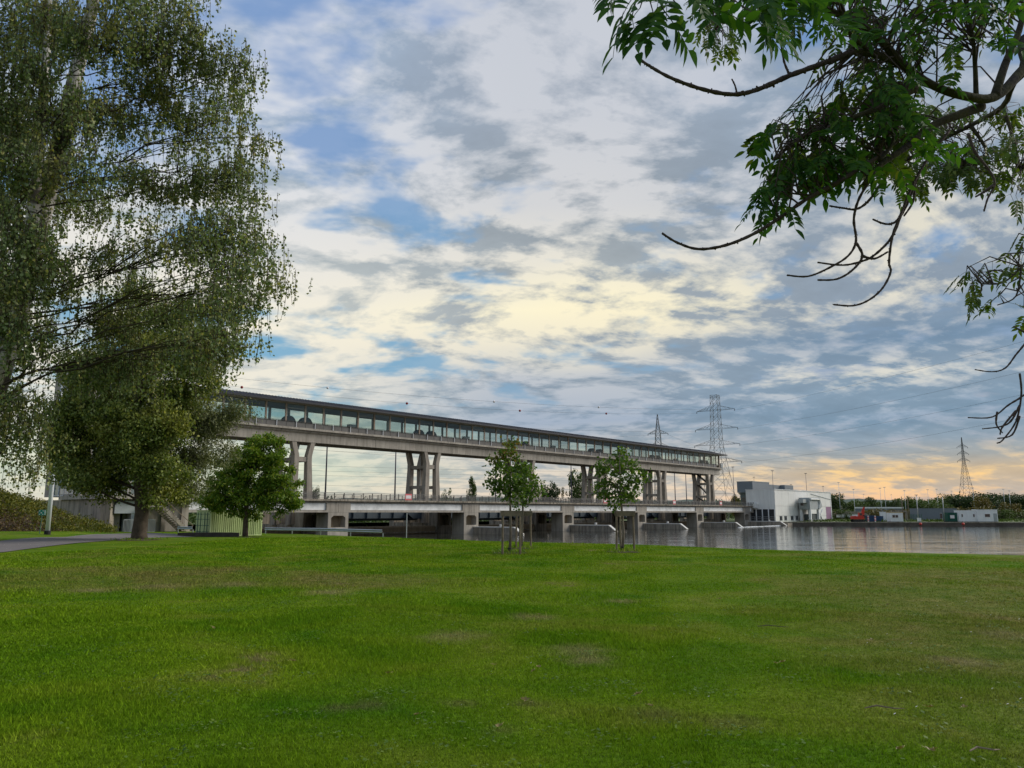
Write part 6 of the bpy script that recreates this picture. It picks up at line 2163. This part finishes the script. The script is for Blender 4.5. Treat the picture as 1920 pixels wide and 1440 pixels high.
    kind(rest.build('leaves', M['ash_leaf_far'], T, smooth=True), 'stuff')


build_ash()

# ------------------------------------------------------------------ fallen leaves and sticks on the lawn
def fallen_mesh(seed):
    r2 = random.Random(seed)
    mb = MB()
    n = 12
    ring = []
    for k in range(n):
        a = 2 * math.pi * k / n
        r = 0.035 * (1.0 if k % 2 == 0 else 0.62) * r2.uniform(0.8, 1.2)
        ring.append((r * math.cos(a) * 1.3, r * math.sin(a), 0.012 + 0.02 * r2.random()))
    mb.add([(0, 0, 0.006)] + ring, [(0, 1 + k, 1 + (k + 1) % n) for k in range(n)])
    mb.tube([(0.04, 0, 0.012), (0.075, 0.01, 0.02)], 0.003, 4)
    return mb.mesh('fallen_leaf', M['fallen'])


FL = [fallen_mesh(i) for i in range(4)]
_spots = [(1010, 1262), (1000, 1268), (926, 1256), (1196, 1314), (782, 1352), (1468, 1256), (1455, 1258), (1635, 1203), (1630, 1205), (1690, 1421), (1745, 1423), (1755, 1421), (727, 1270), (1220, 1335), (1665, 1139), (1810, 1344), (1160, 1128), (1175, 1127), (985, 1323), (545, 1243), (1828, 1135), (548, 1246), (1745, 1345), (1350, 1128), (935, 1374), (400, 1180), (1780, 1245), (1010, 1158)]
for i, (x, y) in enumerate(_spots):
    p = atz(x, y, 0)
    o = put('fallen_leaf', FL[i % 4], None, (p.x, p.y, terrain(p.x, p.y) + 0.028), (random.uniform(-0.3, 0.3), random.uniform(-0.3, 0.3), random.uniform(0, 6)), [random.uniform(0.55, 1.0)] * 3)
    tag(o, 'small dry brown leaf lying on the lawn', 'leaf', 'dry leaves scattered on the lawn')
for i, (x, y, L, lab) in enumerate(((1450, 1178, 0.42, 'thin dark stick lying in the middle of the lawn'), (1850, 1425, 0.22, 'pale stick lying at the lower right of the lawn'), (1660, 1346, 0.3, 'pale straw stalk lying on the worn grass'))):
    p = atz(x, y, 0)
    a = random.uniform(-0.4, 0.4)
    o = MB().tube([(-L / 2, 0, 0.03), (-L / 6, 0.03, 0.045), (L / 5, -0.02, 0.04), (L / 2, 0.02, 0.03)], [0.005, 0.007, 0.006, 0.003], 6).build('stick', M['twig'] if i == 0 else M['timber'], None, (p.x, p.y, terrain(p.x, p.y)), (0, 0, a))
    tag(o, lab, 'stick')
